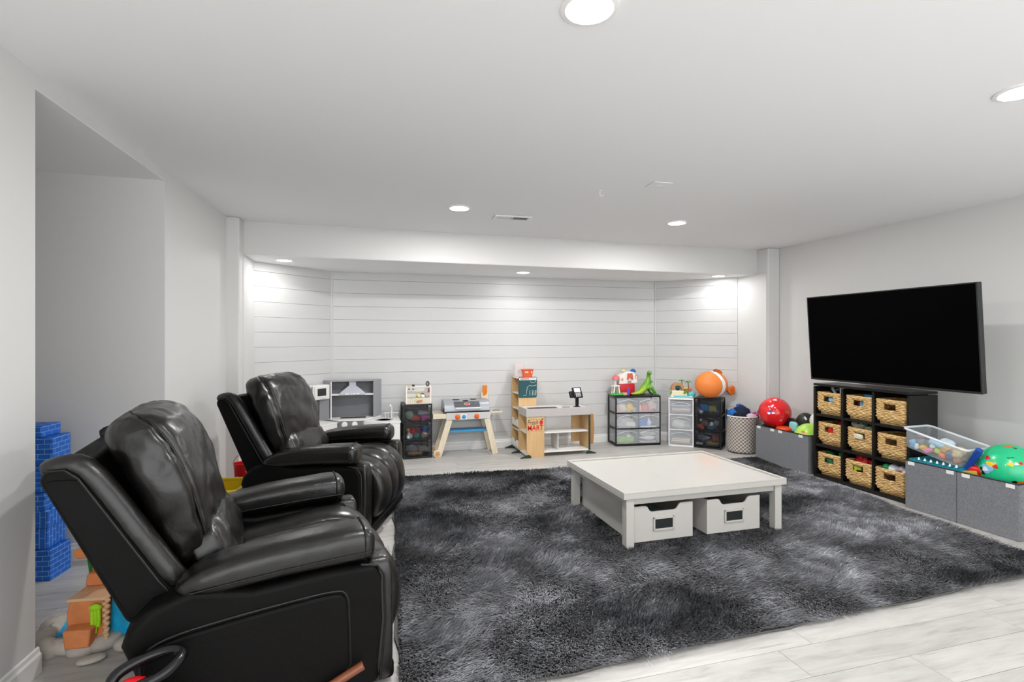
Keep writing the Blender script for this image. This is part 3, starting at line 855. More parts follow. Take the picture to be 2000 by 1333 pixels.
MB().bx(-0.08, 0.08, -0.06, 0.06, 0, 0.05).build('body', LBLUE, t, bevel=0.008); MB().bx(-0.085, 0.085, -0.065, 0.065, 0.05, 0.068).build('lid', SKY, t, bevel=0.006)
t = thing('toy_pack', 'red and blue packaged toy behind the top middle basket hole', 'toy', (x-0.075, y, z+0.10))
MB().bx(-0.01, 0.02, -0.045, 0.045, 0, 0.08).build('pack', [MAROON], t, bevel=0.004); MB().bx(-0.014, -0.009, -0.02, 0.012, 0.0, 0.078).build('stripe', LBLUE, t); MB().bx(-0.014, -0.009, -0.04, -0.02, 0.0, 0.078).build('stripe', WHT, t)
x, y, z = cubepos(0, 1)
sball('red_ball', 'red ball resting in the middle left woven basket', RED, (x+0.03, y-0.055, z+0.165), 0.085)
o = MB().sbox((0, 0, 0), (0.04, 0.09, 0.06), 0.6).build('red_cloth', RED, None, smooth=True, angle=180, loc=(x-0.08, y+0.0, z+0.145)); tag(o, 'red cloth seen through the middle left basket hole', 'cloth')
x, y, z = cubepos(1, 1)
CLBAG = M_clear('clear_bag', '#c9cdb8', 0.45, 0.2)
for k, (dx, dy, dz, s, lab, m_) in enumerate(((-0.02, 0.05, 0.215, (0.10, 0.12, 0.11), 'crumpled clear plastic bag at the top of the middle basket', CLBAG), (0.0, -0.05, 0.205, (0.12, 0.11, 0.09), 'olive plastic bag in the middle basket beside the clear bag', M_('olive_bag', '#9aa07a', 0.4)), (0.0, -0.11, 0.19, (0.07, 0.05, 0.06), 'dusty pink cloth in the right of the middle basket', M_('dusty_pink', '#a88a86', 0.7)))):
    o = MB().sbox((0, 0, 0), s, 0.7, 24, 14).build('bag', m_, None, smooth=True, angle=180, loc=(x+dx, y+dy, z+dz)); wrinkle(o, 0.03, 22, (1, 1, 1), k); tag(o, lab, 'bag')
o = MB().sbox((0, 0, 0), (0.03, 0.085, 0.045), 0.5).build('cloth', M_('cream_cloth', '#ded6bd', 0.8), None, smooth=True, angle=180, loc=(x-0.118, y-0.0, z+0.145)); wrinkle(o, 0.006, 30); tag(o, 'cream cloth poking out of the middle basket hole', 'cloth')
x, y, z = cubepos(0, 0)
for k, (dx, dy, dz, s, m_, lab) in enumerate(((-0.03, 0.05, 0.20, (0.07, 0.08, 0.07), DGREEN, 'dark green'), (-0.02, -0.06, 0.20, (0.08, 0.08, 0.07), GREEN, 'bright green'), (-0.09, 0.0, 0.14, (0.04, 0.085, 0.05), DGREEN, 'hole-side green'))):
    o = MB().sbox((0, 0, 0), s, 0.75, 20, 12).build('toy_figure', m_, None, smooth=True, angle=180, loc=(x+dx, y+dy, z+dz)); wrinkle(o, 0.03, 26, (1, 1, 1), k+4); tag(o, '%s toy creature in the bottom left woven basket' % lab, 'toy')
x, y, z = cubepos(1, 0)
for k, (dx, dy, dz, s, m_, lab) in enumerate(((-0.02, 0.03, 0.205, (0.12, 0.12, 0.10), RED, 'larger red toy in the bottom middle basket'), (-0.01, -0.075, 0.20, (0.12, 0.09, 0.10), M_('deep_red', '#b0141a', 0.4), 'deep red toy at the right of the bottom middle basket'), (-0.105, 0.01, 0.148, (0.03, 0.085, 0.04), LIME, 'lime toy poking through the bottom middle basket hole'))):
    o = MB().sbox((0, 0, 0), s, 0.8, 20, 12).build('toy_part', m_, None, smooth=True, angle=180, loc=(x+dx, y+dy, z+dz)); wrinkle(o, 0.03, 20, (1, 1, 1), k+9); tag(o, lab, 'toy')

# ------------------------------------------------------------------ grey fabric boxes
def fabric_mat():
    t = NT('grey_linen'); tc = t.new('ShaderNodeTexCoord')
    out = []
    for s in ((60, 400, 60), (400, 60, 400)):
        mp = t.new('ShaderNodeMapping'); mp.inputs['Scale'].default_value = (s[0], s[0] if s[0] < 100 else s[0], s[2] if s[1] > 100 else 60)
        mp.inputs['Scale'].default_value = (60, 420, 60) if s[1] > 100 else (60, 60, 420)
        t.link(tc.outputs['Object'], mp.inputs['Vector'])
        nz = t.new('ShaderNodeTexNoise'); nz.inputs['Scale'].default_value = 1; nz.inputs['Detail'].default_value = 3; t.link(mp.outputs[0], nz.inputs['Vector']); out.append(nz)
    ad = t.new('ShaderNodeMath', operation='ADD'); t.link(out[0].outputs['Fac'], ad.inputs[0]); t.link(out[1].outputs['Fac'], ad.inputs[1])
    cr = t.new('ShaderNodeValToRGB'); e = cr.color_ramp.elements; e[0].position = 0.8/2; e[1].position = 1.2/2
    hv = t.new('ShaderNodeMath', operation='MULTIPLY'); hv.inputs[1].default_value = 0.5; t.link(ad.outputs[0], hv.inputs[0])
    e[0].color = lin('#6c6d71'); e[1].color = lin('#85868a'); t.link(hv.outputs[0], cr.inputs[0]); t.link(cr.outputs[0], t.b.inputs['Base Color'])
    t.b.inputs['Roughness'].default_value = 0.9
    return t.m
LINEN = fabric_mat()
LABELM = M_('velcro_tab', '#e9e7e2', 0.7)
def grey_box(label, x0, x1, y0, y1, h, tabs, inner):
    t = thing('fabric_box', label, 'box', ((x0+x1)/2, (y0+y1)/2, 0.0), 0, 'grey linen toy boxes')
    d, w_ = (x1-x0)/2, (y1-y0)/2; th = 0.012
    MB().bx(-d, -d+th, -w_, w_, 0, h).build('front_panel', LINEN, t, bevel=0.004)
    MB().bx(d-th, d, -w_, w_, 0, h).build('rear_panel', LINEN, t, bevel=0.004)
    for s in (-1, 1):
        MB().bx(-d+th, d-th, min(s*w_, s*(w_-th)), max(s*w_, s*(w_-th)), 0, h).build('end_panel', LINEN, t, bevel=0.004)
    MB().bx(-d+th, d-th, -w_+th, w_-th, 0.004, inner).build('inner_floor', LINEN, t)
    m = MB(); m.tube([(-d, -w_, h), (d, -w_, h), (d, w_, h), (-d, w_, h)], 0.005, 6, closed=True)
    m.build('top_binding', BLACKP, t)
    for y_ in tabs:
        MB().bx(-d-0.003, -d, y_-0.026, y_+0.026, h-0.034, h-0.007).build('velcro_tab', LABELM, t, bevel=0.001, seg=1)
    if h < 0.383: MB().bx(-d-0.0012, -d, -0.001, 0.001, 0, h-0.01).build('fold_seam', DARKG, t)
    return t
grey_box('grey linen box under the red ball beside the hamper', 4.235, 4.60, 4.185, 4.905, 0.385, (0.31, 0.11, 0.0, -0.27), 0.19)
grey_box('grey linen box under the clear tote at the right picture edge', 4.175, 4.56, 2.415, 3.172, 0.380, (0.33, 0.045, -0.06, -0.33), 0.245)

# balls in the first box
def decal_ball(name, label, base, c, r, spots, coat=0.4, cat='ball'):
    t = thing(name, label, cat, c)
    MB().ball((0, 0, 0), r, 40, 24).build('ball_skin', base, t, smooth=True, angle=180)
    for (az, el, s, m_, sq) in spots:
        # flat printed patch lying on the curved skin
        d = Vector((math.cos(R(el))*math.cos(R(az)), math.cos(R(el))*math.sin(R(az)), math.sin(R(el))))
        q = d.to_track_quat('Z', 'Y').to_matrix()
        pts = []; rings = []
        for rr in (0.02, 0.5, 1.0):
            ring = []
            for j in range(14):
                a = 2*math.pi*j/14; wob = 1+0.18*math.sin(3*a+az)
                v = Vector((rr*s*wob*math.cos(a), rr*s*sq*wob*math.sin(a), 0))
                p = (d*r+q@v).normalized()*(r+0.0012)
                ring.append(tuple(p))
            rings.append(ring)
        MB().loft(rings, cap=False).build('print_patch', m_, t, smooth=True, angle=180)
    return t
BALLRED = M_('ball_red', '#e02228', 0.18, coat=0.4)
decal_ball('playground_ball', 'glossy red printed ball on the grey box beside the hamper', BALLRED, (4.40, 4.800, 0.528), 0.168,
           [(215, 8, 0.030, PURP, 0.6), (208, 3, 0.018, WHT, 0.7), (222, 5, 0.016, WHT, 0.7), (228, 25, 0.007, WHT, 1), (214, 30, 0.007, WHT, 1), (205, 27, 0.008, WHT, 1), (220, 34, 0.009, WHT, 1),
            (250, -22, 0.018, PINK, 0.8), (275, 8, 0.028, ORANGE, 0.6), (230, 62, 0.02, WHT, 0.8), (200, 68, 0.008, BLK, 0.6), (260, 66, 0.008, BLK, 0.6), (290, 58, 0.007, BLK, 0.6)])
decal_ball('playground_ball', 'lime green ball sunk in the grey box beside the black ball', M_('ball_lime', '#b2dd5c', 0.25, coat=0.3), (4.43, 4.355, 0.325), 0.150,
           [(200, 30, 0.022, ORANGE, 0.6), (270, 20, 0.008, DGREEN, 1), (278, 14, 0.006, DGREEN, 1), (262, 12, 0.006, DGREEN, 1)])
t = decal_ball('sports_ball', 'small black ball with a white tick mark behind the lime ball', M_('ball_black', '#26261f', 0.45), (4.51, 4.485, 0.475), 0.088, [])
pts = []
for i in range(9):
    u = i/8; a = R(216+16*u); e = R(40-34*u) if u < 0.8 else R(12.8+ (u-0.8)*60)
    pts.append(Vector((math.cos(e)*math.cos(a), math.cos(e)*math.sin(a), math.sin(e)))*0.0885)
MB().tube([tuple(p) for p in pts], lambda u: 0.003+0.007*max(0.0, math.sin(min(1, u*1.1)*math.pi)), 6).build('tick_mark', WHT, t, smooth=True)
t = decal_ball('sports_ball', 'white and dark red ball tucked against the cube shelf', M_('ball_white', '#e8e8e6', 0.3), (4.52, 4.325, 0.50), 0.088, [(255, -12, 0.06, MAROON, 0.9)])
t = thing('toy_bag', 'black and pale teal toy bag between the red and lime balls', 'bag', (4.47, 4.59, 0.30))
o = MB().sbox((0, 0, 0.08), (0.14, 0.20, 0.21), 0.55).build('body', BLK, t, smooth=True, angle=180); wrinkle(o, 0.014, 14)
o = MB().sbox((-0.06, -0.045, 0.11), (0.05, 0.10, 0.11), 0.6).build('teal_patch', M_('pale_teal', '#8fcfd2', 0.5), t, smooth=True, angle=180)
o = MB().sbox((0, 0, 0), (0.16, 0.16, 0.06), 0.8).build('toy_saucer', M_('orange_red', '#e5491f', 0.3), None, smooth=True, angle=180, loc=(4.36, 4.62, 0.375)); tag(o, 'orange red toy under the right side of the red ball', 'toy')

# second box: tote, teal tray, tube, green ball
GB = M_('ball_green', '#23bf84', 0.25, coat=0.35)
decal_ball('playground_ball', 'big green printed ball on the grey box at the right edge', GB, (4.385, 2.590, 0.425), 0.180,
           [(176, 16, 0.032, YEL, 0.5), (165, 28, 0.018, RED, 0.8), (186, 12, 0.016, RED, 0.9), (170, 4, 0.040, LBLUE, 0.8), (166, 2, 0.022, WHT, 0.7), (156, 1, 0.013, BLK, 0.9), (160, -8, 0.014, BLK, 0.9),
            (212, 22, 0.018, YEL, 0.8), (222, 24, 0.012, WHT, 0.8), (230, 26, 0.012, RED, 0.8), (200, 72, 0.030, ORANGE, 0.4), (232, 66, 0.010, BLK, 0.7), (232, -16, 0.026, ORANGE, 0.6), (218, -16, 0.014, BLK, 0.7), (208, 36, 0.010, BLK, 0.3), (216, 38, 0.010, BLK, 0.3)])
def make_tote():
    t = thing('clear_tote', 'clear plastic tote of small toys propped on the grey box', 'tote', (4.30, 2.985, 0.450), R(4), rx=R(13))
    CL = M_clear('clear_tote_plastic', '#dfe6ea', 0.24, 0.12)
    L, W, H_ = 0.435, 0.30, 0.145
    rings = []
    for z, s in ((0, 0.86), (0.01, 0.89), (H_, 1.0)):
        rings.append([(a*s, b*s, z) for a, b in rrect(W, L, 0.035, 4)])
    body = MB().loft(rings, cap=False); body.add([(a*0.86, b*0.86, 0) for a, b in rrect(W, L, 0.035, 4)], [tuple(range(20))])
    body.build('tote_body', CL, t, smooth=True)
    rim = MB(); rim.tube([(a, b, H_) for a, b in rrect(W+0.012, L+0.012, 0.04, 5)], 0.009, 8, closed=True)
    rim.build('tote_rim', M_clear('tote_rim_plastic', '#eef2f5', 0.75, 0.2), t, smooth=True)
    return t
tote = make_tote()
MW = tote.matrix_basis
toys = [((-0.09, 0.17, 0.035), (0.05, 0.06, 0.07), LBLUE, 'pale blue cup'), ((-0.09, 0.12, 0.075), (0.05, 0.05, 0.05), GREYL, 'grey knob'), ((-0.085, 0.10, 0.115), (0.03, 0.13, 0.022), M_('mauve', '#9b7d97', 0.5), 'mauve stick'), ((-0.09, 0.09, 0.03), (0.04, 0.05, 0.045), YEL, 'yellow shell'), ((-0.09, 0.045, 0.028), (0.045, 0.08, 0.04), PINK, 'pink boat'), ((-0.085, 0.03, 0.07), (0.035, 0.045, 0.045), WHT, 'white egg'),
        ((-0.08, 0.01, 0.10), (0.05, 0.11, 0.055), M_('baby_blue', '#a9d4ea', 0.5), 'baby blue block'), ((-0.09, -0.03, 0.05), (0.04, 0.06, 0.04), LIME, 'lime leaf'), ((-0.085, -0.065, 0.075), (0.05, 0.06, 0.05), M_('mustard', '#c9a13b', 0.5), 'mustard bear'), ((-0.09, -0.06, 0.03), (0.045, 0.06, 0.04), ORANGE, 'orange fish'),
        ((-0.085, -0.11, 0.055), (0.06, 0.06, 0.07), M_('slate_violet', '#6d6a86', 0.5), 'slate violet bead'), ((-0.085, -0.155, 0.075), (0.05, 0.06, 0.06), TAN, 'tan animal'), ((-0.085, -0.17, 0.035), (0.05, 0.05, 0.05), M_('rust', '#a9714e', 0.5), 'rust animal'), ((0.0, 0.10, 0.04), (0.10, 0.16, 0.06), M_('sea_grey', '#9fb3ae', 0.5), 'sea grey tray'), ((0.0, -0.08, 0.045), (0.10, 0.18, 0.07), M_('sand', '#bfa980', 0.5), 'sand coloured tub'), ((-0.095, 0.14, 0.025), (0.03, 0.04, 0.04), WHT, 'white peg'), ((0.03, 0.0, 0.09), (0.09, 0.10, 0.05), M_('mist', '#c5d6df', 0.5), 'mist blue lid')]
from mathutils import Euler as _E
TM = Matrix.Translation(tote.location) @ tote.rotation_euler.to_matrix().to_4x4()
for k, (p, s, m_, nm) in enumerate(toys):
    o = MB().sbox((0, 0, 0), s, 0.7, 16, 10).build('small_toy', m_, None, smooth=True, angle=180)
    o.location = TM @ Vector((p[0], p[1]*0.90, p[2])); o.rotation_euler = (random.uniform(-.5, .5), random.uniform(-.5, .5), random.uniform(-1, 1)); wrinkle(o, 0.008, 40, (1, 1, 1), k)
    tag(o, '%s among the toys inside the clear tote' % nm, 'toy', 'toys in the clear tote')
t = thing('storage_tray', 'teal plastic tray with white pegs under the clear tote', 'tray', (4.265, 2.975, 0.372), R(2))
MB().bx(-0.085, 0.13, -0.20, 0.17, 0.0, 0.03).build('body', M_('teal_tray', '#168c9c', 0.35), t, bevel=0.006)
for i in range(9):
    if i == 5: continue
    MB().bx(-0.089, -0.06, -0.19+i*0.041, -0.17+i*0.041, 0.026, 0.034).build('ridge', M_('teal_dark', '#0f7483', 0.35), t, bevel=0.002)
for i in range(7):
    MB().cyl((-0.084, -0.17+i*0.044, 0.030), (-0.084, -0.17+i*0.044, 0.050), 0.010, 10, 0.003).build('peg', WHT, t, smooth=True)
t = thing('toy_tube', 'dark blue toy tube leaning between tote and green ball', 'toy', (4.245, 2.775, 0.385), 0, rx=R(30), ry=R(-8))
MB().cyl((0, 0, 0), (0, 0, 0.205), 0.022, 16).build('tube_body', M_('navy_plastic', '#1c479e', 0.35), t, bevel=0.006)
MB().lathe([(0.0228, 0.0), (0.0245, 0.004), (0.0245, 0.016), (0.0228, 0.02)], 16, cap=False).build('collar', BLUE, t, smooth=True)
o = MB().sbox((0, 0, 0), (0.10, 0.12, 0.07), 0.7).build('toy_car', RED, None, smooth=True, angle=180, loc=(4.27, 2.712, 0.40)); tag(o, 'red toy beside the dark blue tube in the grey box', 'toy')
o = MB().bx(-0.08, 0.08, -0.07, 0.07, -0.01, 0.03).build('toy_book', M_('olive_yellow', '#b3a52c', 0.5), None, bevel=0.004, loc=(4.28, 2.77, 0.352), rot=(R(-10), R(6), R(12))); tag(o, 'olive yellow board book in the grey box below the tube', 'book')
o = MB().bx(-0.09, 0.09, -0.07, 0.07, -0.006, 0.016).build('game_box', M_('sage', '#b9bd94', 0.5), None, bevel=0.003, loc=(4.30, 2.70, 0.335), rot=(R(4), R(-4), R(-8))); tag(o, 'pale sage game box beside the green ball in the grey box', 'box')

# ------------------------------------------------------------------ hamper
def hamper_mat():
    t = NT('hamper_print'); uv = t.new('ShaderNodeUVMap')
    mp = t.new('ShaderNodeMapping'); mp.inputs['Scale'].default_value = (24, 11.5, 1); t.link(uv.outputs[0], mp.inputs['Vector'])
    sep = t.new('ShaderNodeSeparateXYZ'); t.link(mp.outputs[0], sep.inputs[0])
    # fish-scale lattice: staggered rows of arches
    def mth(op, a, b=None, c=None):
        n = t.new('ShaderNodeMath', operation=op)
        for i, v in enumerate((a, b, c)):
            if v is None: continue
            if isinstance(v, (int, float)): n.inputs[i].default_value = v
            else: t.link(v, n.inputs[i])
        return n.outputs[0]
    vy = sep.outputs['Y']; vx = sep.outputs['X']
    def lattice(sgn):
        s = mth('ADD', vx, mth('MULTIPLY', vy, sgn))
        fr = mth('FRACT', s)
        return mth('LESS_THAN', fr, 0.15)
    l = mth('MAXIMUM', lattice(1.0), lattice(-1.0))
    mx = t.new('ShaderNodeMix', data_type='RGBA'); t.link(l, mx.inputs[0])
    mx.inputs[6].default_value = lin('#7d746c'); mx.inputs[7].default_value = lin('#e6e2db')
    t.link(mx.outputs[2], t.b.inputs['Base Color']); t.b.inputs['Roughness'].default_value = 0.9
    return t.m
def make_hamper():
    t = thing('laundry_hamper', 'round fabric hamper with white lattice print beside the red ball', 'hamper', (4.345, 5.255, 0.0))
    n, rows, r, h = 48, 14, 0.172, 0.43
    vs, fs, uvs = [], [], []
    for i in range(rows+1):
        z = h*i/rows
        for j in range(n+1):
            a = 2*math.pi*j/n
            rr = r*(0.985+0.03*math.sin(3*a+4*z)*math.sin(z*9)+0.012*math.sin(7*a+z*14)) - (0.012 if i == 0 else 0)
            vs.append((rr*math.cos(a), rr*math.sin(a), z)); uvs.append((j/n, i/rows*0.9))
    for i in range(rows):
        for j in range(n):
            a = i*(n+1)+j; fs.append((a, a+1, a+n+2, a+n+1))
    me = bpy.data.meshes.new('fabric_wall'); me.from_pydata(vs, [], fs); ul = me.uv_layers.new(name='UVMap')
    for p in me.polygons:
        for li in p.loop_indices: ul.data[li].uv = uvs[me.loops[li].vertex_index]
    me.polygons.foreach_set('use_smooth', [True]*len(me.polygons)); me.materials.append(hamper_mat())
    o = bpy.data.objects.new('fabric_wall', me); COL.objects.link(o); o.parent = t
    so = o.modifiers.new('thick', 'SOLIDIFY'); so.thickness = 0.006; so.offset = -1
    MB().lathe([(0.001, 0.004), (r*0.95, 0.004), (r*0.95, 0.012), (0.001, 0.012)], 32).build('base', DARKG, t)
    m = MB(); m.tube([(r*1.0*math.cos(a), r*1.0*math.sin(a), h+0.002) for a in [2*math.pi*k/40 for k in range(40)]], 0.008, 8, closed=True)
    m.build('hem', M_('hamper_hem', '#e8e3da', 0.9), t, smooth=True)
    for s in (0, 1):
        a = R(140+180*s); d = Vector((math.cos(a), math.sin(a), 0)); e = Vector((-d.y, d.x, 0))
        m = MB(); m.tube([tuple(d*r*1.0+e*(0.055*math.cos(u))+Vector((0, 0, h-0.01+0.075*math.sin(u)))) for u in [math.pi*k/12 for k in range(13)]], 0.007, 8)
        m.build('strap_handle', BLK, t, smooth=True)
make_hamper()
hp = (4.345, 5.255)
for k, (dx, dy, dz, s, m_, lab) in enumerate(((-0.08, 0.055, 0.43, (0.14, 0.16, 0.14), M_('cobalt_plush', '#1f66b4', 0.85), 'cobalt blue plush at the left of the hamper'), (-0.01, -0.0, 0.465, (0.17, 0.16, 0.15), M_('navy_plush', '#16233f', 0.85), 'navy plush heaped in the middle of the hamper'), (0.0, 0.03, 0.515, (0.10, 0.10, 0.07), M_('royal_plush', '#2750a0', 0.85), 'royal blue plush on top of the hamper heap'), (-0.07, -0.05, 0.42, (0.13, 0.13, 0.11), M_('black_plush', '#0f1014', 0.85), 'black plush at the front of the hamper'), (0.05, -0.09, 0.43, (0.13, 0.11, 0.07), M_('pink_plush', '#d9bfd2', 0.85), 'pale pink plush at the right of the hamper'), (-0.125, 0.03, 0.422, (0.05, 0.07, 0.04), WHT, 'white soft paw over the hamper rim'), (0.09, -0.12, 0.465, (0.03, 0.05, 0.06), M_('magenta_plush', '#c2568f', 0.85), 'magenta soft toy by the hamper strap'))):
    o = MB().sbox((0, 0, 0), s, 0.75, 22, 14).build('plush_toy', m_, None, smooth=True, angle=180, loc=(hp[0]+dx, hp[1]+dy, dz)); wrinkle(o, 0.025, 18, (1, 1, 1), k); tag(o, lab, 'plush toy')
# ------------------------------------------------------------------ toy kitchen in the left corner of the niche
def make_kitchen():
    ox, oy = -0.12, 5.97
    t = thing('toy_kitchen', 'white and grey corner toy kitchen with range hood behind the recliner', 'play kitchen', (ox, oy, 0))
    def L(pts): return [(x-ox, y-oy) for x, y in pts]
    KW = M_('kitchen_white', '#ecebe8', 0.35); KG = M_('kitchen_grey', '#9c9da1', 0.45); KD = M_('kitchen_dark', '#747579', 0.5)
    cpoly = L([(-0.274, 5.945), (0.004, 5.925), (0.19, 6.195), (-0.45, 6.175)])
    MB().prism([(x*0.97, y*0.97+0.004) for x, y in cpoly], 0.0, 0.452).build('oven_body', KG, t, bevel=0.003)
    MB().prism(cpoly, 0.452, 0.470).build('countertop', KW, t, bevel=0.004)
    hob = MB().prism(L([(-0.255, 6.045), (0.015, 6.03), (0.02, 6.10), (-0.25, 6.11)]), 0.470, 0.478).build('hob', M_('hob_black', '#1b1a1b', 0.2), t, bevel=0.002)
    for i in range(2):
        m = MB(); m.lathe([(0.0, 0.0), (0.03, 0.0), (0.032, 0.01), (0.026, 0.022), (0.0, 0.024)], 20)
        k = m.build('oven_knob', KW, t, smooth=True, loc=(-0.205-ox+i*0.105, 5.937-oy, 0.418), rot=(R(90), 0, 0))
    MB().box((-0.135-ox, 5.932-oy, 0.42), (0.24, 0.008, 0.06)).build('control_strip', KD, t)
    MB().box((-0.135-ox, 5.931-oy, 0.22), (0.23, 0.012, 0.28)).build('oven_door', KD, t, bevel=0.004)
    # hutch: dark back, splayed sides, shelf, hood
    z0, z1 = 0.470, 0.875
    fl, fr_, bl, br = (-0.352, 6.065), (0.106, 6.05), (-0.44, 6.20), (0.19, 6.215)
    def wallp(nm, a, b, za, zb, m_, th=0.010):
        a = Vector(a); b = Vector(b); d = (b-a).normalized(); n = Vector((-d.y, d.x))*th
        return MB().prism(L([tuple(a), tuple(b), tuple(b+n), tuple(a+n)]), za, zb).build(nm, m_, t, bevel=0.001, seg=1)
    wallp('hutch_side', fr_, br, z0, z1, KG); wallp('hutch_side', bl, fl, z0, z1, KG)
    wallp('hutch_back', (-0.40, 6.185), (0.17, 6.185), z0, z1, KD)
    MB().prism(L([fl, fr_, br, bl]), z1, z1+0.010).build('hutch_top', KG, t, bevel=0.001, seg=1)
    for x in (-0.352, 0.101):
        MB().box((x-ox+0.002, 6.062-oy, (z0+z1)/2), (0.012, 0.012, z1-z0)).build('hutch_post', KW, t)
    MB().bx(-0.345-ox, 0.10-ox, 6.06-oy, 6.18-oy, 0.722, 0.738).build('hutch_shelf', KW, t, bevel=0.001, seg=1)
    hd = MB(); cxh = -0.125-ox; yh = 6.055-oy
    hd.loft([[(cxh-0.135, yh-0.02, 0.728), (cxh+0.135, yh-0.02, 0.728), (cxh+0.135, yh+0.11, 0.728), (cxh-0.135, yh+0.11, 0.728)],
             [(cxh-0.135, yh-0.02, 0.750), (cxh+0.135, yh-0.02, 0.750), (cxh+0.135, yh+0.11, 0.750), (cxh-0.135, yh+0.11, 0.750)],
             [(cxh-0.038, yh+0.03, 0.828), (cxh+0.038, yh+0.03, 0.828), (cxh+0.038, yh+0.11, 0.828), (cxh-0.038, yh+0.11, 0.828)],
             [(cxh-0.038, yh+0.03, 0.874), (cxh+0.038, yh+0.03, 0.874), (cxh+0.038, yh+0.11, 0.874), (cxh-0.038, yh+0.11, 0.874)]])
    h = hd.build('range_hood', M_('hood_silver', '#b4b6bf', 0.35, metal=0.2), t, bevel=0.002)
    for dx, w_ in ((-0.055, 0.04), (-0.01, 0.012), (0.02, 0.03), (0.06, 0.03)):
        MB().box((cxh+dx, yh-0.022, 0.739), (w_, 0.004, 0.013)).build('hood_button', WHITE, h)
    # left wing with the microwave above
    lw = L([(-0.275, 5.945), (-0.42, 5.74), (-0.755, 5.855), (-0.475, 6.125)])
    MB().prism([(x*0.985-0.006, y*0.99) for x, y in lw], 0, 0.432).build('fridge_body', KW, t, bevel=0.003)
    MB().prism(lw, 0.432, 0.450).build('countertop', KW, t, bevel=0.004)
    a = Vector((-0.365, 6.075)); b = Vector((-0.60, 5.865)); d = (b-a).normalized(); n = Vector((d.y, -d.x))*-1
    n = Vector((-0.67, 0.74)) 
    q = [a, b, b+n*0.11, a+n*0.11]
    mw = MB().prism(L([tuple(v) for v in q]), 0.690, 0.845).build('microwave', KW, t, bevel=0.003)
    nn = -n.normalized()
    def face(u0, u1, za, zb, off, m_, nm, par):
        p0 = a+d*u0+nn*off; p1 = a+d*u1+nn*off; p2 = a+d*u1; p3 = a+d*u0
        return MB().prism(L([tuple(v) for v in (p0, p1, p2, p3)]), za, zb).build(nm, m_, par, bevel=0.001, seg=1)
    face(0.03, 0.20, 0.705, 0.83, 0.010, KW, 'microwave_door', t)
    face(0.055, 0.165, 0.730, 0.81, 0.012, M_('microwave_window', '#3a3b3d', 0.25), 'microwave_window', t)
    face(0.225, 0.235, 0.70, 0.84, 0.008, KD, 'microwave_frame', t)
    wallp('wing_panel', (-0.475, 6.10), (-0.37, 6.075), 0.450, 0.690, KG)
    MB().prism(L([(-0.60, 5.90), (-0.59, 5.88), (-0.66, 5.95), (-0.67, 5.97)]), 0.450, 0.690).build('wing_post', KW, t)
    # right wing with the sink and tap
    rw = [(0.0, 5.93), (0.27, 5.765), (0.34, 5.76), (0.385, 5.81), (0.385, 6.20), (0.185, 6.20)]
    MB().prism([(x*0.985, y*0.985) for x, y in L(rw)], 0, 0.432).build('sink_cabinet', KW, t, bevel=0.004)
    MB().prism(L(rw), 0.432, 0.450).build('countertop', KW, t, bevel=0.004)
    sk = MB(); c = (0.215-ox, 5.965-oy)
    sk.lathe([(0.001, 0.4505), (0.07, 0.4505), (0.088, 0.4515), (0.094, 0.4535), (0.098, 0.4505)], 28, Matrix.Translation((c[0], c[1], 0)))
    sk.build('sink_basin', M_('sink_grey', '#a9aaac', 0.35), t, smooth=True)
    tp = MB(); tp.tube([(0.30-ox, 6.07-oy, 0.45), (0.30-ox, 6.07-oy, 0.56), (0.295-ox, 6.05-oy, 0.60), (0.285-ox, 6.02-oy, 0.605), (0.28-ox, 6.0-oy, 0.585)], 0.009, 8)
    tp.build('tap', WHITEP, t, smooth=True)
    rk = MB()
    for i in range(5):
        rk.tube([(0.235-ox+i*0.032, 6.09-oy, 0.45), (0.225-ox+i*0.032, 6.09-oy, 0.51)], 0.003, 6)
    rk.tube([(0.22-ox, 6.09-oy, 0.51), (0.38-ox, 6.09-oy, 0.51)], 0.004, 6); rk.tube([(0.22-ox, 6.13-oy, 0.50), (0.38-ox, 6.13-oy, 0.50)], 0.004, 6)
    rk.build('dish_rack', WHITEP, t, smooth=True)
make_kitchen()

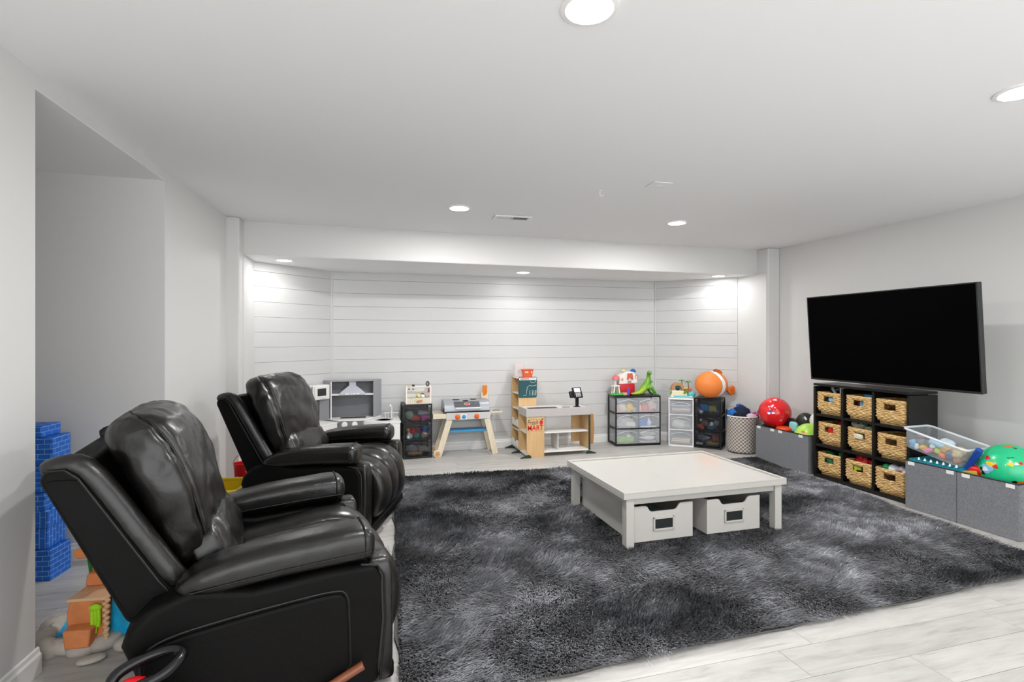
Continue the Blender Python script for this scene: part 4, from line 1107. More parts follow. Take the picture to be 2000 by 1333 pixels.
# ------------------------------------------------------------------ drawer units
SMOKE = M_clear('smoked_plastic', '#2a2c33', 0.34, 0.3)
FROST = M_clear('frosted_plastic', '#dde1e6', 0.23, 0.3)
FROSTW = M_clear('frosted_handle', '#e6e9ec', 0.8, 0.3)
def drawer_unit(label, p, rz, w_, d_, h, fm, dm, cols, rows, bow=0.012):
    """front faces local -y; p is the middle of the front at floor level"""
    t = thing('drawer_tower', label, 'drawers', p, rz)
    th = 0.014; post = 0.022
    MB().bx(-w_/2, w_/2, 0.0, d_, h-0.020, h).build('top_panel', fm, t, bevel=0.004)
    MB().bx(-w_/2, w_/2, 0.0, d_, 0.0, 0.022).build('bottom_panel', fm, t, bevel=0.004)
    ph = (h-0.042)/rows
    for sx in (-1, 1):
        for yy in (post/2, d_-post/2):
            MB().box((sx*(w_/2-th/2), yy, h/2), (th, post, h-0.042)).build('post', fm, t, bevel=0.002, seg=1)
    for r in range(1, rows):
        z = 0.022+ph*r
        m = MB(); m.bx(-w_/2+th, w_/2-th, 0.002, 0.022, z-0.007, z+0.007)
        for sx in (-1, 1): m.bx(sx*(w_/2-th/2)-th/2, sx*(w_/2-th/2)+th/2, post, d_-post, z-0.010, z+0.010)
        m.build('divider', fm, t, bevel=0.002, seg=1)
    cw = (w_-2*th)/cols
    for r in range(rows):
        for c in range(cols):
            x0 = -w_/2+th+c*cw+0.003; x1 = x0+cw-0.006
            z0 = 0.022+ph*r+0.009; z1 = z0+ph-0.018; xm = (x0+x1)/2
            # bowed clear front
            fr = []; N = 12
            for k in range(N+1):
                u = k/N; x = x0+(x1-x0)*u; y = -bow*math.sin(math.pi*u)-0.002
                fr.append((x, y))
            poly = fr+[(x, y+0.004) for x, y in reversed(fr)]
            dr = MB().prism(poly, z0, z1).build('drawer', dm, t, smooth=True)
            b = MB(); b.bx(x0, x0+0.003, 0.004, d_-0.01, z0, z1-0.02); b.bx(x1-0.003, x1, 0.004, d_-0.01, z0, z1-0.02); b.bx(x0, x1, d_-0.013, d_-0.01, z0, z1-0.02); b.bx(x0, x1, 0.004, d_-0.01, z0, z0+0.003)
            b.build('drawer_tray', dm, dr)
            # arched finger pull across the front
            pts = []
            for k in range(13):
                u = k/12; x = x0+(x1-x0)*(0.06+0.88*u)
                pts.append((x, -bow*math.sin(math.pi*u)-0.006, z1-0.050+0.030*math.sin(math.pi*u)))
            MB().tube(pts, 0.0035, 6).build('finger_pull', FROSTW if dm is FROST else fm, dr, smooth=True)
    return t
def unit_matrix(p, rz): return Matrix.Translation(p) @ Matrix.Rotation(rz, 4, 'Z')
def fill(M, items, lab_tail, cat='toy', group=None):
    for k, it in enumerate(items):
        (p, s, m_, nm) = it[:4]; e = it[4] if len(it) > 4 else 0.7
        o = MB().sbox((0, 0, 0), s, e, 18, 12).build('stored_toy' if cat == 'toy' else cat.replace(' ', '_'), m_, None, smooth=True, angle=180 if e > 0.4 else 40)
        o.matrix_basis = M @ Matrix.Translation(p)
        if e > 0.4: wrinkle(o, 0.02, 20, (1, 1, 1), k*3)
        tag(o, nm+' '+lab_tail, cat, group)

# dark tower beside the grill
p = (0.583, 5.945, 0.0); rz = R(3)
drawer_unit('smoke black three-drawer tower between the toy kitchen and toy grill', p, rz, 0.322, 0.29, 0.612, BLACKP, SMOKE, 1, 3)
Mx = unit_matrix(p, rz)
bl = lambda c: M_('toy_'+c, '#'+c, 0.6)
fill(Mx, [((-0.09, 0.05, 0.49), (0.10, 0.08, 0.09), bl('a9c3a3'), 'pale green toy'), ((-0.04, 0.06, 0.455), (0.16, 0.08, 0.05), bl('d0523f'), 'coral red toy'), ((0.06, 0.05, 0.505), (0.13, 0.07, 0.045), bl('b9bcc7'), 'pale grey toy'), ((0.07, 0.06, 0.455), (0.12, 0.08, 0.05), bl('c7559b'), 'magenta toy')], 'in the top drawer of the smoke black tower by the grill')
fill(Mx, [((-0.10, 0.05, 0.31), (0.06, 0.06, 0.06), YEL, 'yellow ball', 1.0), ((-0.055, 0.05, 0.30), (0.08, 0.08, 0.08), RED, 'large red ball', 1.0), ((0.02, 0.06, 0.305), (0.09, 0.08, 0.08), MAROON, 'dark red ball', 1.0), ((-0.09, 0.04, 0.255), (0.065, 0.065, 0.065), WHT, 'left white ball', 1.0), ((-0.01, 0.04, 0.255), (0.075, 0.07, 0.07), TEAL, 'teal ball', 1.0), ((0.08, 0.04, 0.26), (0.07, 0.07, 0.07), bl('e0d0cc'), 'blush ball', 1.0), ((0.09, 0.07, 0.325), (0.10, 0.08, 0.06), BLUE, 'blue block')], 'in the middle drawer of the smoke black tower by the grill')
fill(Mx, [((-0.06, 0.06, 0.11), (0.14, 0.09, 0.09), bl('8d8f96'), 'grey toy'), ((0.06, 0.06, 0.10), (0.13, 0.09, 0.07), bl('9a8f86'), 'taupe toy'), ((-0.02, 0.05, 0.06), (0.18, 0.08, 0.04), bl('b38a4f'), 'ochre toy')], 'in the bottom drawer of the smoke black tower by the grill')
# tool bench box on the tower
t = thing('toy_toolbox', 'cream toy workbench box with tools on the smoke black tower', 'toy', (0.590, 5.955, 0.613), R(1))
CRM = M_('cream_wood', '#efe7d3', 0.45)
MB().bx(-0.138, 0.142, 0.0, 0.19, 0.0, 0.010).build('tray_floor', CRM, t, bevel=0.002)
m = MB()
for i in range(24):
    m.bx(-0.138+i*0.01168, -0.138+i*0.01168+0.0085, -0.004, 0.004, 0.0, 0.068)
m.build('slatted_front', CRM, t, bevel=0.001, seg=1)
MB().bx(-0.138, 0.142, 0.182, 0.19, 0.0, 0.068).build('tray_back', CRM, t)
for x in (-0.136, 0.134):
    MB().bx(x-0.005, x+0.009, -0.006, 0.012, 0.0, 0.200).build('upright', WHITE, t, bevel=0.002)
MB().bx(-0.141, 0.143, -0.006, 0.012, 0.192, 0.204).build('top_rail', WHITE, t, bevel=0.002)
MB().bx(-0.13, 0.13, 0.09, 0.094, 0.068, 0.190).build('tool_board', M_('tool_board', '#dcd9d2', 0.5), t)
for x, m_ in ((-0.105, M_('blush_block', '#d9b49b', 0.5)), (-0.060, DARKG)):
    MB().bx(x-0.015, x+0.015, -0.012, 0.012, 0.200, 0.220).build('peg_block', m_, t, bevel=0.003)
    MB().bx(x-0.013, x+0.011, -0.010, -0.004, 0.165, 0.176).build('peg_block', DARKG, t, bevel=0.002)
tr = MB(); tr.tube([(0.10+0.016*math.cos(a), -0.01, 0.228+0.024*math.sin(a)) for a in [2*math.pi*k/16 for k in range(16)]], 0.006, 6, closed=True)
tr.box((0.10, -0.01, 0.228), (0.006, 0.006, 0.04)); tr.build('wrench', DARKG, t, smooth=True)
MB().bx(0.104, 0.122, -0.012, -0.004, 0.128, 0.180).build('red_handle', MAROON, t, bevel=0.003)
for (x, y, z, s, m_, nm) in ((0.005, 0.05, 0.085, 0.028, M_('soft_yellow', '#dcd08a', 0.5), 'soft yellow'), (0.05, 0.03, 0.085, 0.024, WHT, 'white'), (0.052, 0.05, 0.102, 0.018, BLK, 'black'), (0.095, 0.03, 0.085, 0.026, M_('dusty_rose', '#c3a79e', 0.5), 'dusty rose')):
    o = MB().ball((0, 0, 0), (s, s, s*0.9), 14, 10).build('toy_animal', m_, None, smooth=True, angle=180, loc=(0.590+x, 5.955+y, 0.613+z)); wrinkle(o, 0.006, 40); tag(o, nm+' little toy inside the cream workbench box', 'toy')
o = MB().sbox((0, 0, 0), (0.07, 0.02, 0.02), 0.8).build('toy_carrot', M_('carrot', '#d98a5c', 0.5), None, smooth=True, angle=180, loc=(0.600, 5.940, 0.648), rot=(0, R(-10), 0)); tag(o, 'orange and cream toy piece on the slatted workbench front', 'toy')

# ------------------------------------------------------------------ toy grill
def make_grill():
    t = thing('toy_grill', 'pale wooden toy barbecue grill with silver lid beside the tower', 'toy grill', (1.135, 5.94, 0.0))
    yo = 0.0; D = 0.27
    # A-frame legs: (foot x, top x)
    def leg(fx, tx, y, wheel):
        a = Vector((fx, y, 0.0)); b = Vector((tx, y, 0.418)); d = (b-a).normalized(); n = Vector((d.z, 0, -d.x))*0.034
        q = [a-n, a+n, b+n, b-n]
        MB().prism([(v.x, v.z) for v in q] if True else [], y-0.011, y+0.011, 'y').build('leg', BEECH, t, bevel=0.003)
    for y in (0.012, D-0.012):
        leg(-0.325, -0.195, y, True); leg(0.345, 0.245, y, False)
    for y in (-0.012, D-0.036+0.036):
        wl = MB(); wl.lathe([(0.0, -0.014), (0.036, -0.014), (0.041, -0.010), (0.044, -0.004), (0.044, 0.008), (0.036, 0.010), (0.0, 0.010)], 28)
        w1 = wl.build('wheel', BEECH, t, smooth=True, loc=(-0.337, y-0.006, 0.044), rot=(R(90), 0, 0))
        h = MB(); h.lathe([(0.0, 0.0), (0.030, 0.0), (0.030, 0.0145), (0.0, 0.0145)], 24); h.build('hub_disc', M_('hub_wood', '#d3a272', 0.5), w1, smooth=True)
        h = MB(); h.lathe([(0.0, 0.0), (0.005, 0.0), (0.005, 0.018), (0.0, 0.018)], 10); h.build('axle_pin', DARKG, w1, smooth=True)
    MB().bx(-0.385, -0.20, 0.0, D, 0.435, 0.490).build('side_table', BEECH, t, bevel=0.004)
    MB().bx(0.285, 0.44, 0.02, D-0.02, 0.478, 0.490).build('side_shelf', BEECH, t, bevel=0.004)
    ring = MB(); ring.tube([(0.385+0.042*math.cos(a), D/2+0.042*math.sin(a), 0.492) for a in [2*math.pi*k/24 for k in range(24)]], 0.004, 6, closed=True); ring.build('cup_ring', GREYD, t, smooth=True)
    MB().bx(-0.235, 0.285, -0.006, D, 0.418, 0.498).build('firebox', M_('firebox_grey', '#c9c7c6', 0.45), t, bevel=0.004)
    for x, m_, r_ in ((-0.105, ORANGE, 0.027), (-0.030, SKY, 0.022), (0.120, ORANGE, 0.027)):
        k = MB(); k.lathe([(0.0, 0.0), (r_+0.002, 0.0), (r_, 0.014), (r_*0.55, 0.017), (r_*0.5, 0.026), (0.0, 0.027)], 20)
        k.build('burner_knob', m_, t, smooth=True, loc=(x, -0.006, 0.452), rot=(R(90), 0, 0))
    MB().bx(-0.062, 0.002, -0.0085, -0.006, 0.420, 0.484).build('knob_plate', WHITE, t, bevel=0.001, seg=1)
    MB().bx(-0.245, 0.275, 0.0, D-0.01, 0.498, 0.512).build('lid_gasket', BLACKP, t, bevel=0.002)
    lid = MB(); prof = [(-0.002, 0.512), (-0.004, 0.545), (0.02, 0.590), (0.06, 0.622), (0.11, 0.634), (D-0.05, 0.634), (D-0.015, 0.61), (D-0.01, 0.512)]
    lid.prism(prof, -0.255, 0.275, 'x')
    l_ = lid.build('lid', SILVER, t, bevel=0.004)
    M = Matrix.Translation((0, 0.0, 0.0))
    dk = MB(); dk.add([(-0.14, 0.0055, 0.560), (0.16, 0.0055, 0.560), (0.16, 0.052, 0.618), (-0.14, 0.052, 0.618), (-0.14, -0.001, 0.564), (0.16, -0.001, 0.564), (0.16, 0.046, 0.622), (-0.14, 0.046, 0.622)],
                      [(0, 1, 2, 3), (4, 5, 6, 7), (0, 1, 5, 4), (1, 2, 6, 5), (2, 3, 7, 6), (3, 0, 4, 7)])
    dk.build('lid_window', M_('lid_dark', '#55565a', 0.4), l_)
    bd = MB(); bd.lathe([(0.0, 0.0), (0.030, 0.0), (0.030, 0.003), (0.0, 0.003)], 24); e = bd.build('badge', M_('badge_red', '#cf3a44', 0.4), l_, smooth=True, loc=(0.012, 0.017, 0.5945), rot=(R(52), 0, 0)); e.scale = (1.0, 0.45, 1)
    bd = MB(); bd.lathe([(0.0, 0.0), (0.034, 0.0), (0.034, 0.002), (0.0, 0.002)], 24); e = bd.build('badge_edge', WHITE, l_, smooth=True, loc=(0.012, 0.0175, 0.5942), rot=(R(52), 0, 0)); e.scale = (1.0, 0.52, 1)
    hb = MB(); hb.cyl((-0.13, -0.028, 0.548), (0.165, -0.028, 0.548), 0.010, 12); hb.box((-0.11, -0.014, 0.548), (0.012, 0.03, 0.012)); hb.box((0.145, -0.014, 0.548), (0.012, 0.03, 0.012))
    hb.build('lid_handle', M_('handle_light', '#d4d6d9', 0.3), l_, smooth=True)
    for x, w_ in ((-0.105, 0.075), (0.10, 0.065)):
        MB().bx(x-w_/2, x+w_/2, 0.10, 0.13, 0.634, 0.642).build('lid_vent', DARKG, l_, bevel=0.002)
    MB().bx(-0.03, 0.03, 0.055, 0.075, 0.625, 0.634).build('thermometer', DARKG, l_, bevel=0.003)
    MB().bx(-0.262, -0.255, 0.03, 0.09, 0.505, 0.545).build('lid_hinge', BLACKP, l_, bevel=0.003)
    MB().bx(-0.24, 0.285, 0.045, D-0.04, 0.268, 0.288).build('lower_shelf', SKY, t, bevel=0.003)
    o = MB().bx(-0.026, 0.030, -0.008, 0.008, 0.0, 0.15).build('toy_spatula', M_('spatula_orange', '#ea7f1c', 0.35), None, bevel=0.006, loc=(1.405, 6.19, 0.636), rot=(R(4), 0, R(2))); tag(o, 'orange toy spatula standing behind the grill lid', 'toy')
    bk = MB().bx(0.228, 0.312, D-0.03, D-0.008, 0.49, 0.70).build('utensil_rack', BEECH, t, bevel=0.003)
make_grill()

# ------------------------------------------------------------------ market stand
def textmesh(txt, size, extrude, shear=0.0, bold=False):
    cu = bpy.data.curves.new('txt', 'FONT'); cu.body = txt; cu.size = size; cu.extrude = extrude; cu.shear = shear; cu.align_x = 'CENTER'
    if bold: cu.offset = 0.0016
    o = bpy.data.objects.new('txt', cu); COL.objects.link(o)
    dg = bpy.context.evaluated_depsgraph_get(); dg.update()
    me = bpy.data.meshes.new_from_object(o.evaluated_get(dg))
    bpy.data.objects.remove(o); return me
def put_text(name, txt, size, m_, parent, loc, rot, sx=1.0, **kw):
    me = textmesh(txt, size, 0.0006, **kw); me.materials.clear(); me.materials.append(m_)
    o = bpy.data.objects.new(name, me); COL.objects.link(o); o.parent = parent; o.location = loc; o.rotation_euler = rot; o.scale = (sx, 1, 1)
    return o
def make_market():
    x0, y0 = 1.76, 5.63
    t = thing('market_stand', 'toy grocery counter reading Fresh MART with a tall side shelf', 'play shop', (x0, y0, 0))
    FOOT = M_('foot_green', '#1f3a30', 0.5); KW = WHITE
    W = 0.797; D = 0.30; zt = 0.552; zb = 0.462; px = 0.219
    # counter tray
    MB().bx(0, W, 0, 0.014, zb, zt).build('counter_front', GREYC, t, bevel=0.002)
    MB().bx(0, 0.014, 0.014, D, zb, zt).build('counter_end', GREYC, t, bevel=0.002)
    MB().bx(W-0.014, W, 0.014, D, zb, zt).build('counter_end', GREYC, t, bevel=0.002)
    MB().bx(0.014, W-0.014, D-0.014, D, zb, zt).build('counter_rear', GREYC, t, bevel=0.002)
    MB().bx(0.014, W-0.014, 0.014, D-0.014, zt-0.022, zt-0.006).build('counter_top', M_('counter_light', '#dcd8d4', 0.4), t)
    MB().bx(0.05, 0.40, 0.05, 0.15, zt-0.007, zt-0.002).build('scanner_belt', BLACKP, t, bevel=0.002)
    MB().bx(0.47, 0.56, 0.06, 0.11, zt-0.007, zt-0.003).build('card_slot', GREYD, t, bevel=0.002)
    # front panel with the sign
    MB().bx(0.008, px, 0.006, 0.020, 0.0, zb).build('front_panel', MAPLE, t, bevel=0.0015, seg=1)
    MB().bx(0.0, 0.012, 0.285, 0.30, 0.0, zb).build('side_post', MAPLE, t)
    MB().bx(0.012, px-0.0, 0.285, 0.30, 0.0, zb).build('rear_panel', MAPLE, t, bevel=0.0015, seg=1)
    for z in (0.02, 0.27):
        MB().bx(0.008, px, 0.022, 0.284, z, z+0.014).build('side_shelf', KW, t, bevel=0.001, seg=1)
    MB().bx(W-0.135, W-0.012, 0.28, 0.294, 0.10, zb).build('end_rear_panel', MAPLE, t, bevel=0.001, seg=1)
    MB().bx(W-0.024, W-0.012, 0.012, 0.29, 0.05, zb).build('end_panel', MAPLE, t, bevel=0.0015, seg=1)
    MB().bx(W-0.030, W-0.008, 0.004, 0.012, 0.05, zb).build('end_edge', FOOT, t)
    MB().bx(px, W-0.024, 0.03, 0.285, 0.262, 0.276).build('mid_shelf', KW, t, bevel=0.001, seg=1)
    MB().bx(px, W-0.024, 0.012, 0.285, 0.045, 0.060).build('low_shelf', KW, t, bevel=0.001, seg=1)
    MB().bx(0.40, 0.412, 0.06, 0.28, 0.060, 0.262).build('divider', M_('divider_grey', '#d2d2d3', 0.45), t, bevel=0.001, seg=1)
    # feet
    def foot(x, y, rz):
        f = MB().prism([(-0.085, 0), (0.045, 0), (0.045, 0.012), (0.03, 0.034), (0.0, 0.034), (-0.075, 0.008)], -0.011, 0.011, 'y')
        f.build('foot', FOOT, t, bevel=0.003, loc=(x, y, 0), rot=(0, 0, rz))
    foot(0.012, -0.006, 0); foot(-0.01, 0.29, 0); foot(W-0.005, 0.03, R(180)); foot(W-0.005, 0.27, R(180)); foot(-0.015, 0.585, 0)
    # tall shelf behind the counter, open towards the left
    X1 = 0.222; ya, yb = D+0.004, D+0.298; zt2 = 0.885
    MB().bx(0.0, X1, ya, ya+0.013, 0.0, zt2).build('tower_panel', MAPLE, t, bevel=0.0015, seg=1)
    MB().bx(0.0, X1, yb-0.013, yb, 0.0, zt2).build('tower_panel', MAPLE, t, bevel=0.0015, seg=1)
    MB().bx(X1-0.012, X1, ya+0.013, yb-0.013, 0.0, zt2).build('tower_back', MAPLE, t)
    for z in (0.03, 0.25, 0.50, 0.685, 0.872):
        MB().bx(0.004, X1-0.012, ya+0.013, yb-0.013, z, z+0.013).build('tower_shelf', KW, t, bevel=0.001, seg=1)
    for z in (0.05, 0.30):
        n = [(ya+0.013, z), (yb-0.013, z), (yb-0.013, z+0.085), (yb-0.09, z+0.085), (yb-0.11, z+0.06), (ya+0.11, z+0.06), (ya+0.09, z+0.085), (ya+0.013, z+0.085)]
        MB().prism(n, -0.004, 0.006, 'x').build('bin_front', KW, t, bevel=0.0015, seg=1)
    # chalkboard
    bd = MB().prism(rrect(0.228, 0.245, 0.018, 4, 0.112, 0.772), ya-0.010, ya-0.001, 'y').build('chalkboard', M_('board_dark', '#1d3238', 0.4), t, bevel=0.001, seg=1)
    MB().prism(rrect(0.214, 0.205, 0.004, 2, 0.112, 0.756), ya-0.0125, ya-0.0095, 'y').build('board_face', M_('board_teal', '#1f5257', 0.5), bd)
    MB().prism(rrect(0.214, 0.030, 0.010, 4, 0.112, 0.872), ya-0.0125, ya-0.0095, 'y').build('board_header', WHITE, bd)
    MB().bx(0.018, 0.128, ya-0.0135, ya-0.0120, 0.866, 0.878).build('header_print', M_('header_red', '#b4383c', 0.6), bd)
    MB().bx(0.140, 0.205, ya-0.0135, ya-0.0120, 0.867, 0.877).build('header_print', M_('header_grey', '#b9bcbc', 0.6), bd)
    CH = M_('chalk_line', '#d7ddd6', 0.7)
    def ch(pts, r_=0.0025):
        MB().tube([(x, ya-0.013, z) for x, z in pts], r_, 5).build('chalk_drawing', CH, bd)
    ch([(0.055, 0.675), (0.09, 0.677), (0.095, 0.72), (0.105, 0.775), (0.12, 0.782)])
    ch([(0.125, 0.795), (0.16, 0.787), (0.20, 0.790), (0.215, 0.80)]); ch([(0.14, 0.842), (0.165, 0.825), (0.20, 0.83), (0.213, 0.85)])
    for x in (0.135, 0.165, 0.175, 0.20, 0.212): ch([(x, 0.675), (x+0.003, 0.735)])
    # lettering and the tomato on the front panel
    RF = (R(90), 0, 0); INK = M_('ink_dark', '#3a2f22', 0.6); INKR = M_('ink_red', '#d4251f', 0.5)
    put_text('sign_text', 'Fresh', 0.074, INK, t, (0.078, 0.0052, 0.375), RF, sx=0.80, shear=0.25)
    put_text('sign_text', 'MART', 0.078, INKR, t, (0.110, 0.0052, 0.310), RF, sx=0.92, bold=True)
    tm = MB(); tm.prism([(0.181+0.020*math.cos(a)*(1+0.15*math.sin(a)), 0.394+0.028*math.sin(a)) for a in [2*math.pi*k/18 for k in range(18)]], 0.0035, 0.0058, 'y'); tm.build('sign_fruit', INKR, t)
    MB().prism([(0.188, 0.422), (0.207, 0.432), (0.205, 0.442), (0.187, 0.434)], 0.0035, 0.0058, 'y').build('sign_leaf', M_('ink_green', '#1f3b27', 0.6), t)
    for z, x_ in ((0.298, (0.022, 0.205)), (0.432, (0.022, 0.165))):
        MB().bx(x_[0], x_[1], 0.0040, 0.0058, z, z+0.002).build('sign_rule', M_('ink_rule', '#b57a55', 0.6), t)
    for x in (0.035, 0.19):
        MB().cyl((x, 0.0065, 0.275), (x, 0.0045, 0.275), 0.004, 8).build('screw', GREYL, t)
    return t, x0, y0, ya, zt
mk, mx0, my0, mya, mzt = make_market()
t = thing('card_reader', 'black toy card reader on the grocery counter', 'toy', (mx0+0.655, my0+0.09, mzt-0.006), R(8))
MB().bx(-0.035, 0.035, -0.025, 0.03, 0.0, 0.008).build('base', BLACKP, t, bevel=0.003)
MB().bx(-0.018, 0.018, -0.012, 0.012, 0.008, 0.115).build('stem', BLACKP, t, bevel=0.003)
hd = MB().bx(-0.062, 0.062, -0.010, 0.016, -0.062, 0.068).build('head', BLACKP, t, bevel=0.008, loc=(0.0, -0.012, 0.165), rot=(R(-24), 0, R(6)))
MB().bx(-0.048, 0.040, -0.0125, -0.009, 0.006, 0.056).build('screen', M_('reader_screen', '#e9eaec', 0.3), hd)
for i in range(3):
    for j in range(3):
        MB().bx(-0.040+i*0.026, -0.020+i*0.026, -0.0135, -0.009, -0.048+j*0.017, -0.036+j*0.017).build('key', M_('reader_key', '#c4c5c7', 0.4), hd)
MB().bx(-0.10, -0.05, 0.004, 0.04, -0.05, 0.03).build('card_slot', BLACKP, hd, bevel=0.008)
t = thing('paper_bag', 'brown paper bag hanging at the right end of the grocery counter', 'bag', (mx0+0.812, my0+0.10, 0.10))
MB().loft([[(0, 0, 0), (0.05, -0.02, 0), (0.06, 0.14, 0), (0.0, 0.15, 0)], [(0, -0.01, 0.18), (0.058, -0.03, 0.19), (0.06, 0.15, 0.19), (0.0, 0.16, 0.18)], [(0, 0, 0.355), (0.05, -0.02, 0.355), (0.05, 0.14, 0.355), (0.0, 0.15, 0.355)]]).build('bag_body', M_('kraft_paper', '#b98a55', 0.75, bump=0.4, bscale=25), t, bevel=0.003)
MB().tube([(0.025, 0.03, 0.355), (0.02, 0.04, 0.39), (0.02, 0.09, 0.39), (0.025, 0.10, 0.355)], 0.004, 6).build('bag_handle', M_('kraft_handle', '#a57a49', 0.8), t)
# things on top of the tall shelf
t = thing('toy_basket', 'orange toy shopping basket on top of the tall grocery shelf', 'basket', (mx0+0.128, my0+mya+0.065, 0.886), R(-4))
OR2 = M_('basket_orange', '#ee6a3d', 0.35)
MB().loft([[(a*0.80, b*0.80, 0.0) for a, b in rrect(0.125, 0.09, 0.01, 3)], [(a, b, 0.092) for a, b in rrect(0.135, 0.10, 0.012, 3)]], cap=False).build('basket_wall', OR2, t, smooth=True)
MB().bx(-0.05, 0.05, -0.035, 0.035, 0.0, 0.006).build('basket_floor', OR2, t)
MB().tube([(a, b, 0.094) for a, b in rrect(0.140, 0.105, 0.014, 3)], 0.005, 6, closed=True).build('basket_rim', OR2, t, smooth=True)
for x in (-0.03, -0.008):
    MB().bx(x-0.009, x+0.009, -0.0535, -0.047, 0.055, 0.072).build('label_patch', M_('label_white', '#f3d9cc', 0.5), t)
MB().bx(0.035, 0.046, -0.0535, -0.047, 0.05, 0.078).build('label_patch', M_('label_white2', '#f3d9cc', 0.5), t)
t = thing('plastic_box', 'pale translucent plastic box leaning on the tall grocery shelf top', 'box', (mx0+0.06, my0+mya+0.17, 0.886), R(-30), rx=R(-3))
MB().bx(-0.055, 0.055, -0.012, 0.012, 0.0, 0.155).build('sleeve', M_clear('pale_sleeve', '#e6dcdc', 0.85, 0.3), t, bevel=0.004)
MB().bx(-0.012, 0.014, -0.0135, -0.012, 0.05, 0.085).build('print_mark', M_('mark_grey', '#cdbfc1', 0.5), t)
# ------------------------------------------------------------------ wide clear drawers with toys on top
p6 = (3.325, 5.90, 0.0); rz6 = R(-6.5)
drawer_unit('wide black framed unit with six clear drawers below the green dinosaur', p6, rz6, 0.60, 0.285, 0.630, BLACKP, FROST, 2, 3)
Mx = unit_matrix(p6, rz6)
GY = lambda c: M_('stored_'+c, '#'+c, 0.6)
G_ = 'toys in the six clear drawers'
fill(Mx, [((-0.19, 0.06, 0.475), (0.13, 0.08, 0.10), GY('ddd2cf'), 'pale blush toy'), ((-0.10, 0.03, 0.475), (0.10, 0.05, 0.12), YEL, 'round yellow toy', 1.0), ((-0.24, 0.05, 0.445), (0.06, 0.06, 0.05), GY('e8a48c'), 'salmon toy'), ((-0.04, 0.05, 0.45), (0.05, 0.05, 0.04), GY('9fb5d0'), 'pale blue toy')], 'in the top left clear drawer', group=G_)
fill(Mx, [((0.10, 0.05, 0.485), (0.10, 0.06, 0.09), GY('e2836d'), 'coral toy'), ((0.20, 0.06, 0.50), (0.11, 0.08, 0.13), GY('e3cfc9'), 'blush toy'), ((0.15, 0.05, 0.438), (0.25, 0.08, 0.02), GY('d98f96'), 'rose plate', 0.5), ((0.04, 0.04, 0.47), (0.02, 0.03, 0.09), GY('e7b3ae'), 'rose stick')], 'in the top right clear drawer', group=G_)
fill(Mx, [((-0.16, 0.06, 0.285), (0.22, 0.09, 0.12), GY('c4c0be'), 'grey cloth toy'), ((-0.10, 0.05, 0.27), (0.17, 0.08, 0.07), GY('dcdada'), 'pale cloth toy')], 'in the middle left clear drawer', group=G_)
fill(Mx, [((0.09, 0.05, 0.285), (0.13, 0.07, 0.10), GY('2f7fd0'), 'bright blue toy', 0.5), ((0.155, 0.05, 0.285), (0.045, 0.07, 0.09), GY('dfe8f2'), 'white cup', 0.5), ((0.15, 0.05, 0.232), (0.22, 0.08, 0.025), GY('dadfe6'), 'pale grey folder', 0.4)], 'in the middle right clear drawer', group=G_)
fill(Mx, [((-0.15, 0.05, 0.075), (0.23, 0.09, 0.09), GY('8fc053'), 'leaf green plush'), ((-0.13, 0.03, 0.125), (0.025, 0.03, 0.035), WHT, 'white eye'), ((-0.095, 0.03, 0.123), (0.022, 0.03, 0.03), WHT, 'smaller white eye')], 'in the bottom left clear drawer', group=G_)
fill(Mx, [((0.15, 0.06, 0.14), (0.22, 0.09, 0.07), GY('c9c9cb'), 'silver grey packet'), ((0.14, 0.05, 0.095), (0.21, 0.08, 0.04), GY('e0dfe0'), 'white packet'), ((0.20, 0.04, 0.075), (0.10, 0.05, 0.02), GY('b06a76'), 'plum toy'), ((0.14, 0.05, 0.045), (0.23, 0.08, 0.02), GY('b7b8bc'), 'grey folder', 0.4)], 'in the bottom right clear drawer', group=G_)

# castle-like toy house
ct = Mx @ Vector((-0.165, 0.13, 0.631))
t = thing('toy_house', 'white and red toy house with a pink tower on the clear drawers', 'toy house', ct, R(-8))
PKR = M_('roof_pink', '#e2707a', 0.4); TW = M_('toy_white', '#f1ebe4', 0.4); TRD = M_('toy_red', '#c4151d', 0.35); GRS = M_('grass_green', '#3fae49', 0.5)
gb = MB().sbox((-0.09, -0.045, 0.012), (0.17, 0.13, 0.026), 0.6, 24, 8).build('grass_base', GRS, t, smooth=True, angle=180)
for k in range(3):
    MB().sbox((-0.135+k*0.05, -0.09+0.008*k, 0.022), (0.05, 0.03, 0.03), 0.8, 12, 8).build('grass_tuft', GRS, gb, smooth=True, angle=180)
for x, y in ((-0.135, -0.075), (-0.06, -0.075), (-0.135, 0.0), (-0.06, 0.0)):
    MB().cyl((x, y, 0.02), (x+(0.012 if x < -0.1 else -0.012), y, 0.115), 0.010, 10).build('tower_leg', TW, t, smooth=True)
MB().lathe([(0.055, 0.0), (0.058, 0.008), (0.055, 0.016)], 20, Matrix.Translation((-0.098, -0.04, 0.112))).build('tower_deck', TW, t, smooth=True)
MB().lathe([(0.030, 0.0), (0.030, 0.08)], 18, Matrix.Translation((-0.098, -0.04, 0.128))).build('tower_wall', M_('tower_grey', '#cfcac6', 0.5), t, smooth=True)
MB().bx(-0.098, -0.075, -0.073, -0.066, 0.135, 0.185).build('tower_window', M_('win_dark', '#6e6a62', 0.5), t, bevel=0.002)
MB().lathe([(0.052, 0.0), (0.050, 0.008), (0.036, 0.036), (0.016, 0.055), (0.001, 0.062)], 20, Matrix.Translation((-0.098, -0.04, 0.203))).build('tower_roof', PKR, t, smooth=True)
